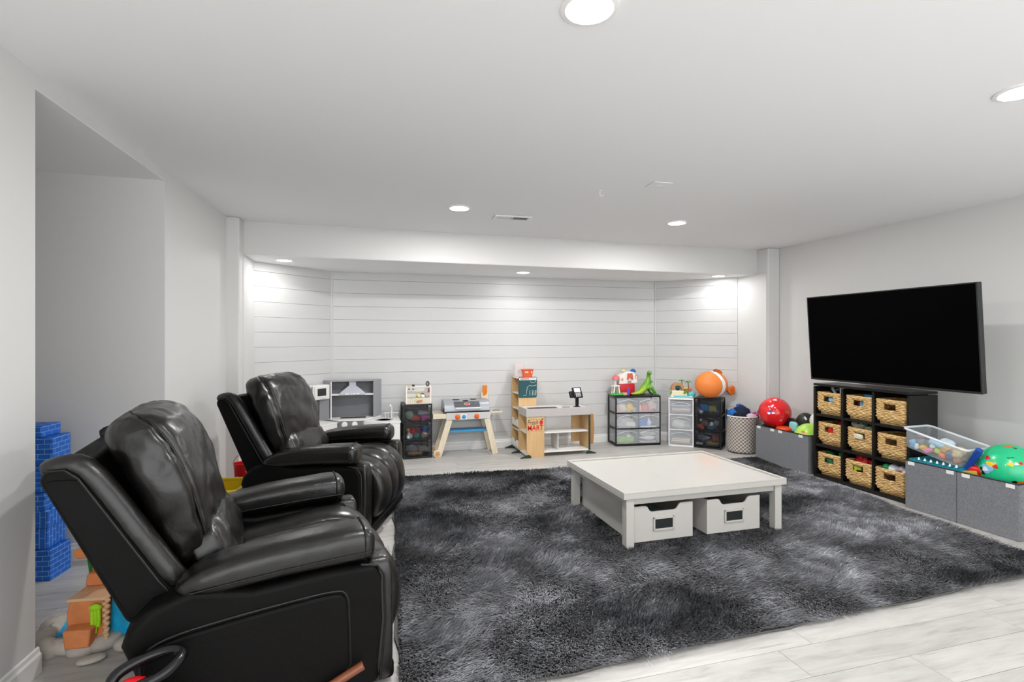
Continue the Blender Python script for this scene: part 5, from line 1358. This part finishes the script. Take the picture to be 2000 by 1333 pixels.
# red lower house and white upper house
MB().sbox((0.055, 0.02, 0.075), (0.21, 0.13, 0.15), 0.3, 28, 14).build('lower_house', TRD, t, smooth=True, angle=50)
MB().prism([(0.045, 0.0), (0.083, 0.0), (0.083, 0.085), (0.075, 0.10), (0.053, 0.10), (0.045, 0.085)], -0.058, -0.046, 'y').build('door', M_('door_violet', '#7a4bb5', 0.4), t, bevel=0.002)
MB().ball((0.066, -0.06, 0.075), 0.006, 8, 6).build('door_knob', BLK, t)
MB().bx(-0.03, 0.045, -0.065, -0.045, 0.0, 0.035).build('step_block', TAN, t, bevel=0.006)
MB().prism([(-0.055, 0.138), (0.19, 0.150), (0.185, 0.235), (0.135, 0.295), (0.045, 0.30), (-0.05, 0.245)], -0.045, 0.085, 'y').build('upper_house', TW, t, bevel=0.012, seg=3)
for x, z, s in ((-0.015, 0.20, 0.014), (0.172, 0.232, 0.020)):
    MB().tube([(x+s*0.8*math.cos(a), -0.048, z+s*math.sin(a)) for a in [2*math.pi*k/14 for k in range(14)]], 0.004, 6, closed=True).build('round_window', M_('coral_ring', '#d6755f', 0.5), t, smooth=True)
MB().prism([(0.045, 0.195), (0.075, 0.205), (0.085, 0.23), (0.10, 0.20), (0.13, 0.195), (0.125, 0.245), (0.115, 0.285), (0.085, 0.275), (0.055, 0.28)], -0.056, -0.045, 'y').build('red_panel', M_('panel_red', '#cf5f55', 0.45), t, bevel=0.003)
MB().bx(0.055, 0.105, -0.052, -0.045, 0.155, 0.185).build('small_sign', M_('sign_brown', '#b88f7c', 0.5), t, bevel=0.003)
MB().lathe([(0.026, 0.0), (0.028, 0.008), (0.016, 0.024), (0.001, 0.030)], 16, Matrix.Translation((0.03, 0.03, 0.296))).build('yellow_cap', M_('cap_yellow', '#ead98e', 0.5), t, smooth=True)
bf = MB(); bf.cyl((0.15, 0.02, 0.26), (0.15, 0.02, 0.315), 0.005, 8); bf.build('flag_pole', TW, t)
MB().prism([(0.115, 0.292), (0.195, 0.285), (0.185, 0.318), (0.155, 0.335), (0.128, 0.325)], 0.010, 0.035, 'y').build('blue_roof', BLUE, t, bevel=0.006)

# green dinosaur figure
dt = Mx @ Vector((0.145, 0.075, 0.631))
t = thing('toy_dinosaur', 'green toy dinosaur leaning back on its tail on the clear drawers', 'toy dinosaur', dt, R(-8))
def dino_mat():
    tt = NT('dino_skin'); tc = tt.new('ShaderNodeTexCoord'); sp = tt.new('ShaderNodeSeparateXYZ'); tt.link(tc.outputs['Object'], sp.inputs[0])
    nz = tt.new('ShaderNodeTexNoise'); nz.inputs['Scale'].default_value = 14; tt.link(tc.outputs['Object'], nz.inputs['Vector'])
    ad = tt.new('ShaderNodeMath', operation='MULTIPLY_ADD'); tt.link(sp.outputs['X'], ad.inputs[0]); ad.inputs[1].default_value = 2.4; tt.link(nz.outputs['Fac'], ad.inputs[2])
    cr = tt.new('ShaderNodeValToRGB'); e = cr.color_ramp.elements; e[0].position = 0.25; e[0].color = lin('#a5c52c'); e[1].position = 0.85; e[1].color = lin('#2f7a36'); k = e.new(0.5); k.color = lin('#6fae2e')
    tt.link(ad.outputs[0], cr.inputs[0]); tt.link(cr.outputs[0], tt.b.inputs['Base Color']); tt.b.inputs['Roughness'].default_value = 0.4
    return tt.m
DINO = dino_mat()
def chain(pts):
    b = MB(); P = [Vector(q[:3]) for q in pts]; rr = [q[3] for q in pts]
    # smooth resample
    Q, RR = [], []
    for i in range(len(P)-1):
        for k in range(4):
            u = k/4; a = P[max(i-1, 0)]; c1 = P[i]; c2 = P[i+1]; e = P[min(i+2, len(P)-1)]
            Q.append(0.5*((2*c1)+(c2-a)*u+(2*a-5*c1+4*c2-e)*u*u+(3*c1-a-3*c2+e)*u**3)); RR.append(rr[i]*(1-u)+rr[i+1]*u)
    Q.append(P[-1]); RR.append(rr[-1]); n = len(Q)
    b.tube(Q, lambda u: RR[min(n-1, int(round(u*(n-1))))], 14)
    return b
body = chain([(-0.22, -0.02, 0.024, .004), (-0.16, -0.02, 0.022, .018), (-0.09, -0.015, 0.042, .034), (-0.03, 0.0, 0.095, .050), (0.005, 0.005, 0.140, .050), (0.018, 0.0, 0.185, .038), (0.020, -0.004, 0.225, .027), (0.020, -0.010, 0.262, .023), (0.020, -0.028, 0.285, .026), (0.022, -0.055, 0.285, .022), (0.024, -0.080, 0.278, .014), (0.025, -0.090, 0.276, .004)])
bo = body.build('body', DINO, t, smooth=True, angle=180)
for pts, nm in (([(-0.01, -0.03, 0.10, .030), (0.03, -0.06, 0.105, .028), (0.055, -0.065, 0.070, .020), (0.085, -0.062, 0.030, .016), (0.10, -0.075, 0.012, .015), (0.125, -0.085, 0.009, .012)], 'leg'), ([(-0.01, 0.03, 0.10, .030), (0.02, 0.055, 0.10, .026), (0.05, 0.06, 0.06, .018), (0.075, 0.06, 0.020, .015), (0.11, 0.05, 0.010, .012)], 'leg'),
                ([(0.02, -0.025, 0.19, .012), (0.045, -0.045, 0.175, .009), (0.05, -0.06, 0.165, .007)], 'arm'), ([(0.02, 0.025, 0.19, .012), (0.048, 0.03, 0.175, .009), (0.055, 0.02, 0.16, .007)], 'arm')):
    chain(pts).build(nm, DINO, t, smooth=True, angle=180)
o = MB().sbox((0, 0, 0), (0.13, 0.10, 0.02), 0.4).build('toy_stand', M_('grey_disc', '#8d9094', 0.5), None, smooth=True, angle=60, loc=Mx @ Vector((0.10, 0.16, 0.641)), rot=(0, 0, rz6)); tag(o, 'flat grey toy piece behind the green dinosaur', 'toy')

# ------------------------------------------------------------------ white tower and smoke black tower against the right angled wall
pw = (3.805, 5.700, 0.0); rzw = R(-36)
drawer_unit('narrow white framed drawer tower beside the smoke black tower', pw, rzw, 0.300, 0.265, 0.605, WHITEP, FROST, 1, 3)
Mx = unit_matrix(pw, rzw)
def sheets(base, z, cols, w_, d_, lab, step=0.022):
    for i, c in enumerate(cols):
        o = MB().bx(-w_/2, w_/2, 0.02, 0.02+d_, 0, step*0.86).build('folder', M_('folder_'+c, '#'+c, 0.6), None, bevel=0.003)
        o.matrix_basis = base @ Matrix.Translation((random.uniform(-.008, .008), 0, z+i*step)) @ Matrix.Rotation(R(random.uniform(-4, 4)), 4, 'Z')
        tag(o, lab[i], 'folder', 'papers in the white drawer tower')
sheets(Mx, 0.435, ('c9a9a2', 'e6dcd6', '8f93a8', 'c9cbd6', '6f7690'), 0.22, 0.19, ['dusty pink folder at the bottom of the top white drawer', 'cream folder second from the bottom of the top white drawer', 'slate folder in the middle of the top white drawer', 'pale lilac folder near the top of the top white drawer', 'dark slate folder on top of the top white drawer'])
fill(Mx, [((-0.02, 0.08, 0.275), (0.20, 0.12, 0.10), GY('d3d0cc'), 'crumpled pale cloth'), ((0.07, 0.06, 0.26), (0.10, 0.08, 0.09), GY('a7a6a6'), 'grey cloth')], 'in the middle white drawer', 'cloth')
sheets(Mx, 0.042, ('c7a58f', 'e7dccb', 'd9d2c5'), 0.22, 0.19, ['tan book at the bottom of the lowest white drawer', 'cream book in the lowest white drawer', 'ivory book on top of the lowest white drawer'], 0.02)
# island play set on the white tower
it = Mx @ Vector((-0.0, 0.135, 0.606))
t = thing('toy_island', 'toy island with a brown arch and palms on the white drawers', 'toy set', it, R(-18))
SAND = M_('toy_sand', '#efe3c4', 0.5); ARCH = M_('toy_arch', '#b98a5c', 0.5); SEA = M_('toy_sea', '#5cc3c9', 0.3); PALM = M_('palm_green', '#3f9a45', 0.5); TRUNK = M_('palm_trunk', '#8d5a33', 0.6)
MB().sbox((0.0, 0.0, 0.012), (0.31, 0.17, 0.026), 0.5, 28, 8).build('sea_base', M_('sea_white', '#e9f1ee', 0.4), t, smooth=True, angle=180)
MB().prism([(-0.15, 0.02), (0.06, 0.02), (0.055, 0.06), (0.03, 0.085), (-0.135, 0.092)], -0.06, 0.04, 'y').build('sand_block', SAND, t, bevel=0.012, seg=3)
a = MB(); ring_o = [(0.085*math.cos(u)-0.055, 0.092+0.098*math.sin(u)) for u in [math.pi*k/14 for k in range(15)]]; ring_i = [(0.048*math.cos(u)-0.055, 0.092+0.058*math.sin(u)) for u in [math.pi*k/14 for k in range(14, -1, -1)]]
a.prism(ring_o+ring_i, -0.045, 0.02, 'y'); a.build('arch', ARCH, t, bevel=0.006)
MB().sbox((-0.05, -0.01, 0.115), (0.055, 0.05, 0.06), 0.8, 16, 10).build('cave_toy', M_('cave_teal', '#2c6a70', 0.5), t, smooth=True, angle=180)
MB().ball((-0.055, -0.04, 0.105), 0.016, 10, 8).build('cave_toy', BLK, t, smooth=True)
def palm(x, y, z, h, s, rot=0):
    MB().tube([(x, y, z), (x+0.008, y, z+h*0.5), (x-0.002, y, z+h)], lambda u: 0.008-0.003*u, 8).build('palm_trunk', TRUNK, t, smooth=True)
    for k in range(6):
        a_ = k*math.pi/3+rot; d = Vector((math.cos(a_), math.sin(a_), 0)); e = Vector((-d.y, d.x, 0))*0.010
        c = Vector((x, y, z+h)); P = [c, c+d*s*0.5+Vector((0, 0, s*0.35)), c+d*s+Vector((0, 0, -s*0.1))]
        m = MB(); v = [P[0]-e*0.4, P[0]+e*0.4, P[1]+e, P[1]-e, P[2]]; v2 = [q-Vector((0, 0, 0.003)) for q in v]
        m.add([tuple(q) for q in v+v2], [(0, 1, 2, 3), (3, 2, 4), (5, 8, 7, 6), (8, 9, 7), (0, 5, 6, 1), (1, 6, 7, 2), (2, 7, 9, 4), (4, 9, 8, 3), (3, 8, 5, 0)])
        m.build('palm_frond', PALM, t)
palm(0.01, 0.02, 0.10, 0.105, 0.042); palm(0.088, 0.01, 0.05, 0.135, 0.050, 0.4)
MB().sbox((0.07, -0.005, 0.075), (0.10, 0.07, 0.06), 0.7, 18, 10).build('hut', M_('hut_brown', '#a8643a', 0.5), t, smooth=True, angle=180)
MB().sbox((0.045, -0.02, 0.115), (0.06, 0.05, 0.03), 0.8, 16, 8).build('hut_roof', M_('hut_gold', '#d9c04a', 0.4), t, smooth=True, angle=180)
MB().ball((0.12, 0.0, 0.098), 0.018, 12, 8).build('flower', M_('flower_orange', '#e88a6b', 0.5), t, smooth=True)
MB().prism([(0.005, 0.05), (0.03, 0.045), (0.045, 0.07), (0.04, 0.095), (0.015, 0.085)], -0.070, -0.062, 'y').build('leaf', PALM, t, bevel=0.002)
MB().prism([(-0.16, 0.045), (-0.148, 0.04), (-0.135, 0.07), (-0.14, 0.085), (-0.155, 0.075)], -0.068, -0.060, 'y').build('leaf', PALM, t, bevel=0.002)
w_ = MB().sbox((0.115, -0.04, 0.04), (0.09, 0.09, 0.07), 0.8, 18, 10).build('wave', SEA, t, smooth=True, angle=180); wrinkle(w_, 0.012, 30)
MB().bx(-0.12, 0.08, -0.088, -0.07, 0.012, 0.026).build('wave_strip', SEA, t, bevel=0.004)

pd = (4.052, 5.515, 0.0); rzd = R(-48)
drawer_unit('smoke black three-drawer tower under the orange fish beside the hamper', pd, rzd, 0.322, 0.27, 0.618, BLACKP, SMOKE, 1, 3)
Mx = unit_matrix(pd, rzd)
fill(Mx, [((-0.04, 0.05, 0.50), (0.14, 0.07, 0.08), GY('2f86c4'), 'blue toy'), ((0.055, 0.05, 0.485), (0.09, 0.07, 0.08), GY('a9b04c'), 'olive toy'), ((-0.10, 0.05, 0.465), (0.05, 0.06, 0.05), GY('b86fb0'), 'violet toy'), ((-0.075, 0.04, 0.448), (0.04, 0.04, 0.025), WHT, 'white toy'), ((0.10, 0.05, 0.45), (0.06, 0.06, 0.04), GY('4667a0'), 'denim toy')], 'in the top drawer of the tower under the fish')
fill(Mx, [((-0.085, 0.05, 0.26), (0.09, 0.07, 0.06), GY('c8512f'), 'rust red toy'), ((-0.04, 0.05, 0.31), (0.07, 0.06, 0.06), GY('8a6a4d'), 'brown toy'), ((0.04, 0.05, 0.27), (0.12, 0.07, 0.08), GY('2f6a86'), 'steel blue toy'), ((0.05, 0.035, 0.305), (0.04, 0.04, 0.035), WHT, 'white toy'), ((0.10, 0.05, 0.31), (0.05, 0.05, 0.05), GY('9a9ca0'), 'grey toy'), ((-0.075, 0.04, 0.34), (0.025, 0.03, 0.025), WHT, 'little white bead')], 'in the middle drawer of the tower under the fish')
fill(Mx, [((-0.07, 0.05, 0.12), (0.11, 0.07, 0.07), GY('6b7388'), 'slate toy'), ((0.085, 0.05, 0.13), (0.08, 0.07, 0.09), GY('9c4a34'), 'brick red toy'), ((0.05, 0.05, 0.065), (0.16, 0.08, 0.05), GY('9a8a4a'), 'ochre toy'), ((-0.10, 0.04, 0.05), (0.09, 0.05, 0.03), GY('b9bcc4'), 'pale grey brick', 0.4), ((0.0, 0.04, 0.12), (0.06, 0.05, 0.03), GY('8fa0c0'), 'periwinkle toy')], 'in the bottom drawer of the tower under the fish')
# plain orange fish-shaped cushion toy
ft = Mx @ Vector((0.035, 0.055, 0.619))
t = thing('toy_fish', 'large round orange toy fish with one white band on the black tower', 'toy fish', ft, R(-12))
OF = M_('fish_orange', '#f0873a', 0.5); OD = M_('fish_fin', '#e2742a', 0.5); OW = M_('fish_white', '#f4efe8', 0.5); OK = M_('fish_edge', '#3a2c22', 0.6)
fr = (0.200, 0.150, 0.165); fc = (0, 0, 0.165)
def fish_mat():
    tt = NT('fish_skin'); tc = tt.new('ShaderNodeTexCoord'); sp = tt.new('ShaderNodeSeparateXYZ'); tt.link(tc.outputs['Object'], sp.inputs[0])
    # white band: a curved stripe in the object's own x, bordered dark
    def mth(op, a_, b_=None):
        n = tt.new('ShaderNodeMath', operation=op)
        for i, v in enumerate((a_, b_)):
            if v is None: continue
            if isinstance(v, (int, float)): n.inputs[i].default_value = v
            else: tt.link(v, n.inputs[i])
        return n.outputs[0]
    zz = mth('MULTIPLY', mth('SUBTRACT', sp.outputs['Z'], 0.15), mth('SUBTRACT', sp.outputs['Z'], 0.15))
    xx = mth('ADD', sp.outputs['X'], mth('MULTIPLY', zz, 3.0))
    dd = mth('ABSOLUTE', mth('SUBTRACT', xx, 0.105))
    cr = tt.new('ShaderNodeValToRGB'); cr.color_ramp.interpolation = 'CONSTANT'; e = cr.color_ramp.elements
    e[0].position = 0; e[0].color = lin('#f4efe8'); e[1].position = 0.024; e[1].color = lin('#41301f'); k = e.new(0.029); k.color = lin('#f0873a')
    tt.link(dd, cr.inputs[0]); tt.link(cr.outputs[0], tt.b.inputs['Base Color']); tt.b.inputs['Roughness'].default_value = 0.5
    return tt.m
MB().ball(fc, fr, 48, 32).build('fish_body', fish_mat(), t, smooth=True, angle=180)
tf = MB(); out = [(0.185, 0.10), (0.225, 0.135), (0.27, 0.155), (0.298, 0.135), (0.302, 0.09), (0.285, 0.045), (0.25, 0.025), (0.215, 0.06)]
tf.prism(out, -0.018, 0.018, 'y'); f_ = tf.build('tail_fin', OD, t, bevel=0.010, seg=3)
for k in range(4):
    MB().tube([(0.235, -0.021, 0.105-k*0.012), (0.285, -0.021, 0.125-k*0.026)], 0.0022, 5).build('fin_rib', OK, f_)
df = MB().prism([(0.02, 0.315), (0.03, 0.345), (0.06, 0.357), (0.11, 0.347), (0.135, 0.315), (0.13, 0.285), (0.05, 0.30)], -0.02, 0.02, 'y').build('dorsal_fin', M_('fish_fin_brown', '#b8622c', 0.5), t, bevel=0.010, seg=3)
MB().tube([(0.012, -0.022, 0.318), (0.028, -0.022, 0.348), (0.05, -0.022, 0.36)], 0.003, 5).build('fin_edge', OK, df)

# ------------------------------------------------------------------ alcove: cardboard bricks, waterfall play set
def brick_mat(name, vertical):
    t_ = NT(name); tc = t_.new('ShaderNodeTexCoord'); mp = t_.new('ShaderNodeMapping')
    sp = t_.new('ShaderNodeSeparateXYZ'); t_.link(tc.outputs['Object'], sp.inputs[0])
    ad = t_.new('ShaderNodeMath', operation='ADD'); t_.link(sp.outputs['X'], ad.inputs[0]); t_.link(sp.outputs['Y'], ad.inputs[1])
    cb = t_.new('ShaderNodeCombineXYZ')
    if vertical: t_.link(sp.outputs['Z'], cb.inputs[0]); t_.link(ad.outputs[0], cb.inputs[1])
    else: t_.link(ad.outputs[0], cb.inputs[0]); t_.link(sp.outputs['Z'], cb.inputs[1])
    b = t_.new('ShaderNodeTexBrick'); t_.link(cb.outputs[0], b.inputs['Vector'])
    b.inputs['Scale'].default_value = 1.0; b.inputs['Brick Width'].default_value = 0.062; b.inputs['Row Height'].default_value = 0.028; b.inputs['Mortar Size'].default_value = 0.0016
    b.inputs['Color1'].default_value = lin('#1565c9'); b.inputs['Color2'].default_value = lin('#1059bb'); b.inputs['Mortar'].default_value = lin('#7fb2ea')
    t_.link(b.outputs['Color'], t_.b.inputs['Base Color']); t_.b.inputs['Roughness'].default_value = 0.45
    return t_.m
BKH = brick_mat('printed_bricks', False); BKV = brick_mat('printed_bricks_upright', True)
zb_ = 0.0
ords = ['lowest', 'second lowest', 'third from the floor', 'fourth from the floor', 'fifth from the floor', 'sixth from the floor', 'topmost']
for k, (h, dx, dy, w1, m_) in enumerate(((0.175, 0.0, 0.0, 0.31, BKH), (0.12, -0.02, 0.005, 0.30, BKV), (0.095, -0.012, -0.004, 0.30, BKV), (0.10, -0.03, 0.0, 0.30, BKH), (0.16, -0.022, 0.004, 0.30, BKH), (0.15, 0.0, -0.003, 0.31, BKH), (0.065, -0.045, 0.0, 0.30, BKH))):
    o = MB().bx(-w1/2, w1/2, -0.085, 0.085, 0, h-0.002).build('cardboard_brick', m_, None, bevel=0.004)
    o.location = (-1.825+dx, 3.60+dy, zb_); o.rotation_euler = (0, 0, R(random.uniform(-3, 3)-4)); zb_ += h
    tag(o, 'blue printed cardboard brick, %s of the alcove stack' % ords[k], 'toy brick', 'stacked blue cardboard bricks')

def make_waterfall():
    t = thing('waterfall_playset', 'orange cliff toy play set with blue water behind the near recliner', 'toy set', (-1.135, 2.83, 0.0), R(-6)); t.scale = (0.84, 0.9, 0.83)
    CL = M_('cliff_orange', '#e58f58', 0.6, var=0.10, vscale=14, bump=0.5, bscale=40); CT = M_('cliff_top', '#eabf94', 0.6, bump=0.5, bscale=60); RK = M_('rock_grey', '#c6beb4', 0.75, bump=0.6, bscale=25, var=0.10, vscale=12); WT = M_('toy_water', '#22b4ea', 0.2, var=0.25, vscale=16, bump=0.4, bscale=30); WD = M_('deep_water', '#1657c2', 0.2); GRN = M_('vine_green', '#1f8a2c', 0.5); LM = M_('vine_lime', '#b2ea20', 0.45)
    # rocky rim of the pool
    MB().lathe([(0.001, 0.012), (0.19, 0.012), (0.19, 0.03), (0.001, 0.03)], 28, Matrix.Translation((-0.075, 0, 0.012))).build('pool_water', WT, t)
    rnd = random.Random(4)
    for k in range(15):
        a = 2*math.pi*k/15; r_ = 0.205+0.02*math.sin(k*2.1)
        s = (0.13+0.03*rnd.random(), 0.085+0.03*rnd.random(), 0.075+0.03*rnd.random())
        m = MB().sbox((0, 0, 0), s, 0.75, 16, 10).build('pool_rock', RK, t, smooth=True, angle=180, loc=(r_*math.cos(a)-0.075, r_*0.92*math.sin(a), 0.032), rot=(0, 0, a+math.pi/2)); wrinkle(m, 0.014, 14, (1, 1, 1), k)
    st = MB().sbox((0, 0, 0), (0.12, 0.06, 0.03), 0.8, 16, 8).build('stepping_stone', RK, t, smooth=True, angle=180, loc=(0.08, -0.28, 0.016), rot=(0, 0, R(25)))
    # foot block, main cliff, upper ledges (stacked in terraces)
    MB().prism([(-0.065, 0.05), (0.045, 0.05), (0.055, 0.145), (-0.075, 0.145)], -0.245, -0.175, 'y').build('cliff_foot', CL, t, bevel=0.010, seg=2)
    c1 = MB().prism([(-0.095, 0.03), (0.075, 0.03), (0.085, 0.19), (0.070, 0.262), (-0.085, 0.262), (-0.10, 0.20)], -0.175, 0.03, 'y').build('cliff', CL, t, bevel=0.012, seg=2); 
    MB().prism([(-0.10, 0.258), (0.095, 0.258), (0.085, 0.276), (-0.09, 0.276)], -0.185, 0.04, 'y').build('cliff_cap', CT, t, bevel=0.006)
    e = MB()
    for k in range(14):
        e.sbox((0.088+0.006*math.sin(k*3), -0.178+0.0*k, 0.06+k*0.015), (0.026, 0.022, 0.020), 0.8, 8, 6)
    e.build('cliff_edge', CT, t, smooth=True, angle=180)
    MB().prism([(-0.09, 0.276), (0.10, 0.276), (0.09, 0.345), (-0.08, 0.345)], -0.05, 0.10, 'y').build('upper_cliff', CL, t, bevel=0.010)
    MB().prism([(-0.075, 0.345), (0.10, 0.345), (0.095, 0.43), (-0.07, 0.43)], -0.02, 0.11, 'y').build('upper_cliff', CL, t, bevel=0.010)
    MB().prism([(-0.13, 0.43), (0.12, 0.43), (0.12, 0.495), (-0.10, 0.50), (-0.145, 0.47)], -0.06, 0.12, 'y').build('ledge', CL, t, bevel=0.012)
    MB().prism([(-0.11, 0.497), (0.12, 0.495), (0.11, 0.512), (-0.09, 0.514)], -0.05, 0.11, 'y').build('ledge_cap', CT, t, bevel=0.006)
    MB().prism([(-0.06, 0.51), (0.10, 0.51), (0.09, 0.60), (-0.05, 0.60)], 0.0, 0.11, 'y').build('upper_cliff', CL, t, bevel=0.012)
    v = MB().tube([(-0.085, 0.05, 0.30), (-0.10, 0.055, 0.40), (-0.105, 0.05, 0.50), (-0.08, 0.05, 0.60)], 0.028, 10).build('vine', GRN, t, smooth=True); wrinkle(v, 0.02, 20)
    for x, h in ((0.098, 0.13), (0.104, 0.10), (0.092, 0.08)):
        pass
    m = MB()
    for x, y, z0, z1 in ((0.03, -0.19, 0.12, 0.215), (0.045, -0.192, 0.10, 0.23), (0.06, -0.19, 0.13, 0.22)):
        m.tube([(x, y, z0), (x+0.004, y-0.004, (z0+z1)/2), (x, y, z1)], 0.009, 8)
    m.ball((0.045, -0.19, 0.228), (0.03, 0.014, 0.02), 10, 8)
    m.build('lime_vine', LM, t, smooth=True)
    # the water chute falling away to the right
    ch = MB(); rings = []
    for k in range(10):
        u = k/9; rings.append([(0.09+0.16*u**1.4, -0.13, 0.262-0.235*u**0.8), (0.09+0.16*u**1.4, 0.09, 0.262-0.235*u**0.8), (0.075+0.14*u, 0.09, 0.01), (0.075+0.14*u, -0.13, 0.01)])
    ch.loft(rings); w2 = ch.build('water_chute', WT, t, smooth=True)
    o = MB().bx(0.17, 0.40, -0.17, 0.16, 0.006, 0.02).build('water_base', WD, t, bevel=0.006)
    for k in range(4):
        MB().sbox((0, 0, 0), (0.14, 0.09, 0.065), 0.7, 14, 8).build('pool_rock', RK, t, smooth=True, angle=180, loc=(0.20+k*0.06, -0.185+0.01*(k % 2), 0.028), rot=(0, 0, R(8*k)))
    MB().sbox((0.31, -0.06, 0.025), (0.14, 0.10, 0.02), 0.8, 14, 8).build('moss_patch', M_('moss', '#7fc05a', 0.5), t, smooth=True, angle=180)
make_waterfall()

# yellow basket and red can by the left wall
t = thing('toy_crate', 'yellow plastic toy crate on the floor between the recliners', 'crate', (-0.985, 4.30, 0.0), R(-8))
YP = M_('crate_yellow', '#f8dc1e', 0.35); YI = M_('crate_inside', '#f0b414', 0.4)
MB().loft([[(a*0.85, b*0.85, 0.02) for a, b in rrect(0.26, 0.34, 0.03, 4)], [(a, b, 0.262) for a, b in rrect(0.27, 0.36, 0.035, 4)]], cap=False).build('crate_wall', YP, t, smooth=True)
MB().bx(-0.105, 0.105, -0.14, 0.14, 0.012, 0.02).build('crate_floor', YI, t)
MB().tube([(a, b, 0.262) for a, b in rrect(0.275, 0.365, 0.04, 5)], 0.013, 8, closed=True).build('crate_rim', YP, t, smooth=True)
for i in range(5):
    MB().bx(-0.130, -0.122, -0.11+i*0.05, -0.085+i*0.05, 0.10, 0.20).build('crate_slot', YI, t)
for i in range(5):
    MB().bx(0.122, 0.130, -0.11+i*0.05, -0.085+i*0.05, 0.10, 0.20).build('crate_slot', YI, t)
t = thing('toy_bucket', 'red spotted toy bucket with wire handle behind the far recliner', 'bucket', (-0.985, 4.85, 0.0))
RB = M_('bucket_red', '#dd1418', 0.3)
MB().lathe([(0.001, 0.10), (0.055, 0.10), (0.070, 0.30), (0.073, 0.305), (0.068, 0.305), (0.053, 0.11)], 24, cap=False).build('bucket_wall', RB, t, smooth=True)
MB().tube([(0.07*math.cos(u), 0, 0.30+0.075*math.sin(u)) for u in [math.pi*k/12 for k in range(13)]], 0.003, 6).build('wire_handle', STEEL, t, smooth=True)
for k in range(7):
    a = R(180+k*31); MB().ball((0.0615*math.cos(a), 0.0615*math.sin(a), 0.16+0.1*((k*37) % 10)/10), 0.008, 8, 6).build('spot', PINK, t)
o = MB().bx(-0.085, 0.085, -0.085, 0.085, 0, 0.099).build('toy_box', M_('box_mauve', '#8a6a78', 0.5), None, bevel=0.006, loc=(-0.985, 4.85, 0.0)); tag(o, 'mauve toy box under the red bucket', 'box')
o = MB().bx(-0.03, 0.03, -0.05, 0.05, 0, 0.20).build('picture_book', WHT, None, bevel=0.003, loc=(-0.90, 4.60, 0.0), rot=(0, R(12), R(20))); tag(o, 'white picture book leaning beside the yellow crate', 'book')
# black ride-on toy in front of the near recliner
t = thing('handled_toy', 'black glossy toy with a looped handle and red badge by the recliner', 'toy', (-0.63, 1.815, 0.0), 0)
GB_ = M_('gloss_black', '#0d0e10', 0.2)
MB().sbox((0.0, -0.02, 0.14), (0.22, 0.12, 0.26), 0.6, 24, 12).build('body', GB_, t, smooth=True, angle=180)
chain([q+(0.017,) for q in [(-0.085, -0.03, 0.25), (-0.092, -0.005, 0.325), (-0.07, 0.02, 0.350), (0.0, 0.040, 0.372), (0.06, 0.042, 0.380), (0.088, 0.018, 0.372), (0.05, -0.03, 0.347), (-0.02, -0.05, 0.325), (-0.07, -0.05, 0.305), (-0.085, -0.03, 0.25)]]).build('handle_loop', GB_, t, smooth=True)
MB().sbox((-0.030, -0.012, 0.312), (0.085, 0.05, 0.055), 0.9, 16, 8).build('red_badge', RED, t, smooth=True, angle=180)
for s in (-0.09, 0.09):
    MB().cyl((s, -0.085, 0.05), (s, 0.05, 0.05), 0.05, 20).build('wheel', BLACKP, t, bevel=0.008)
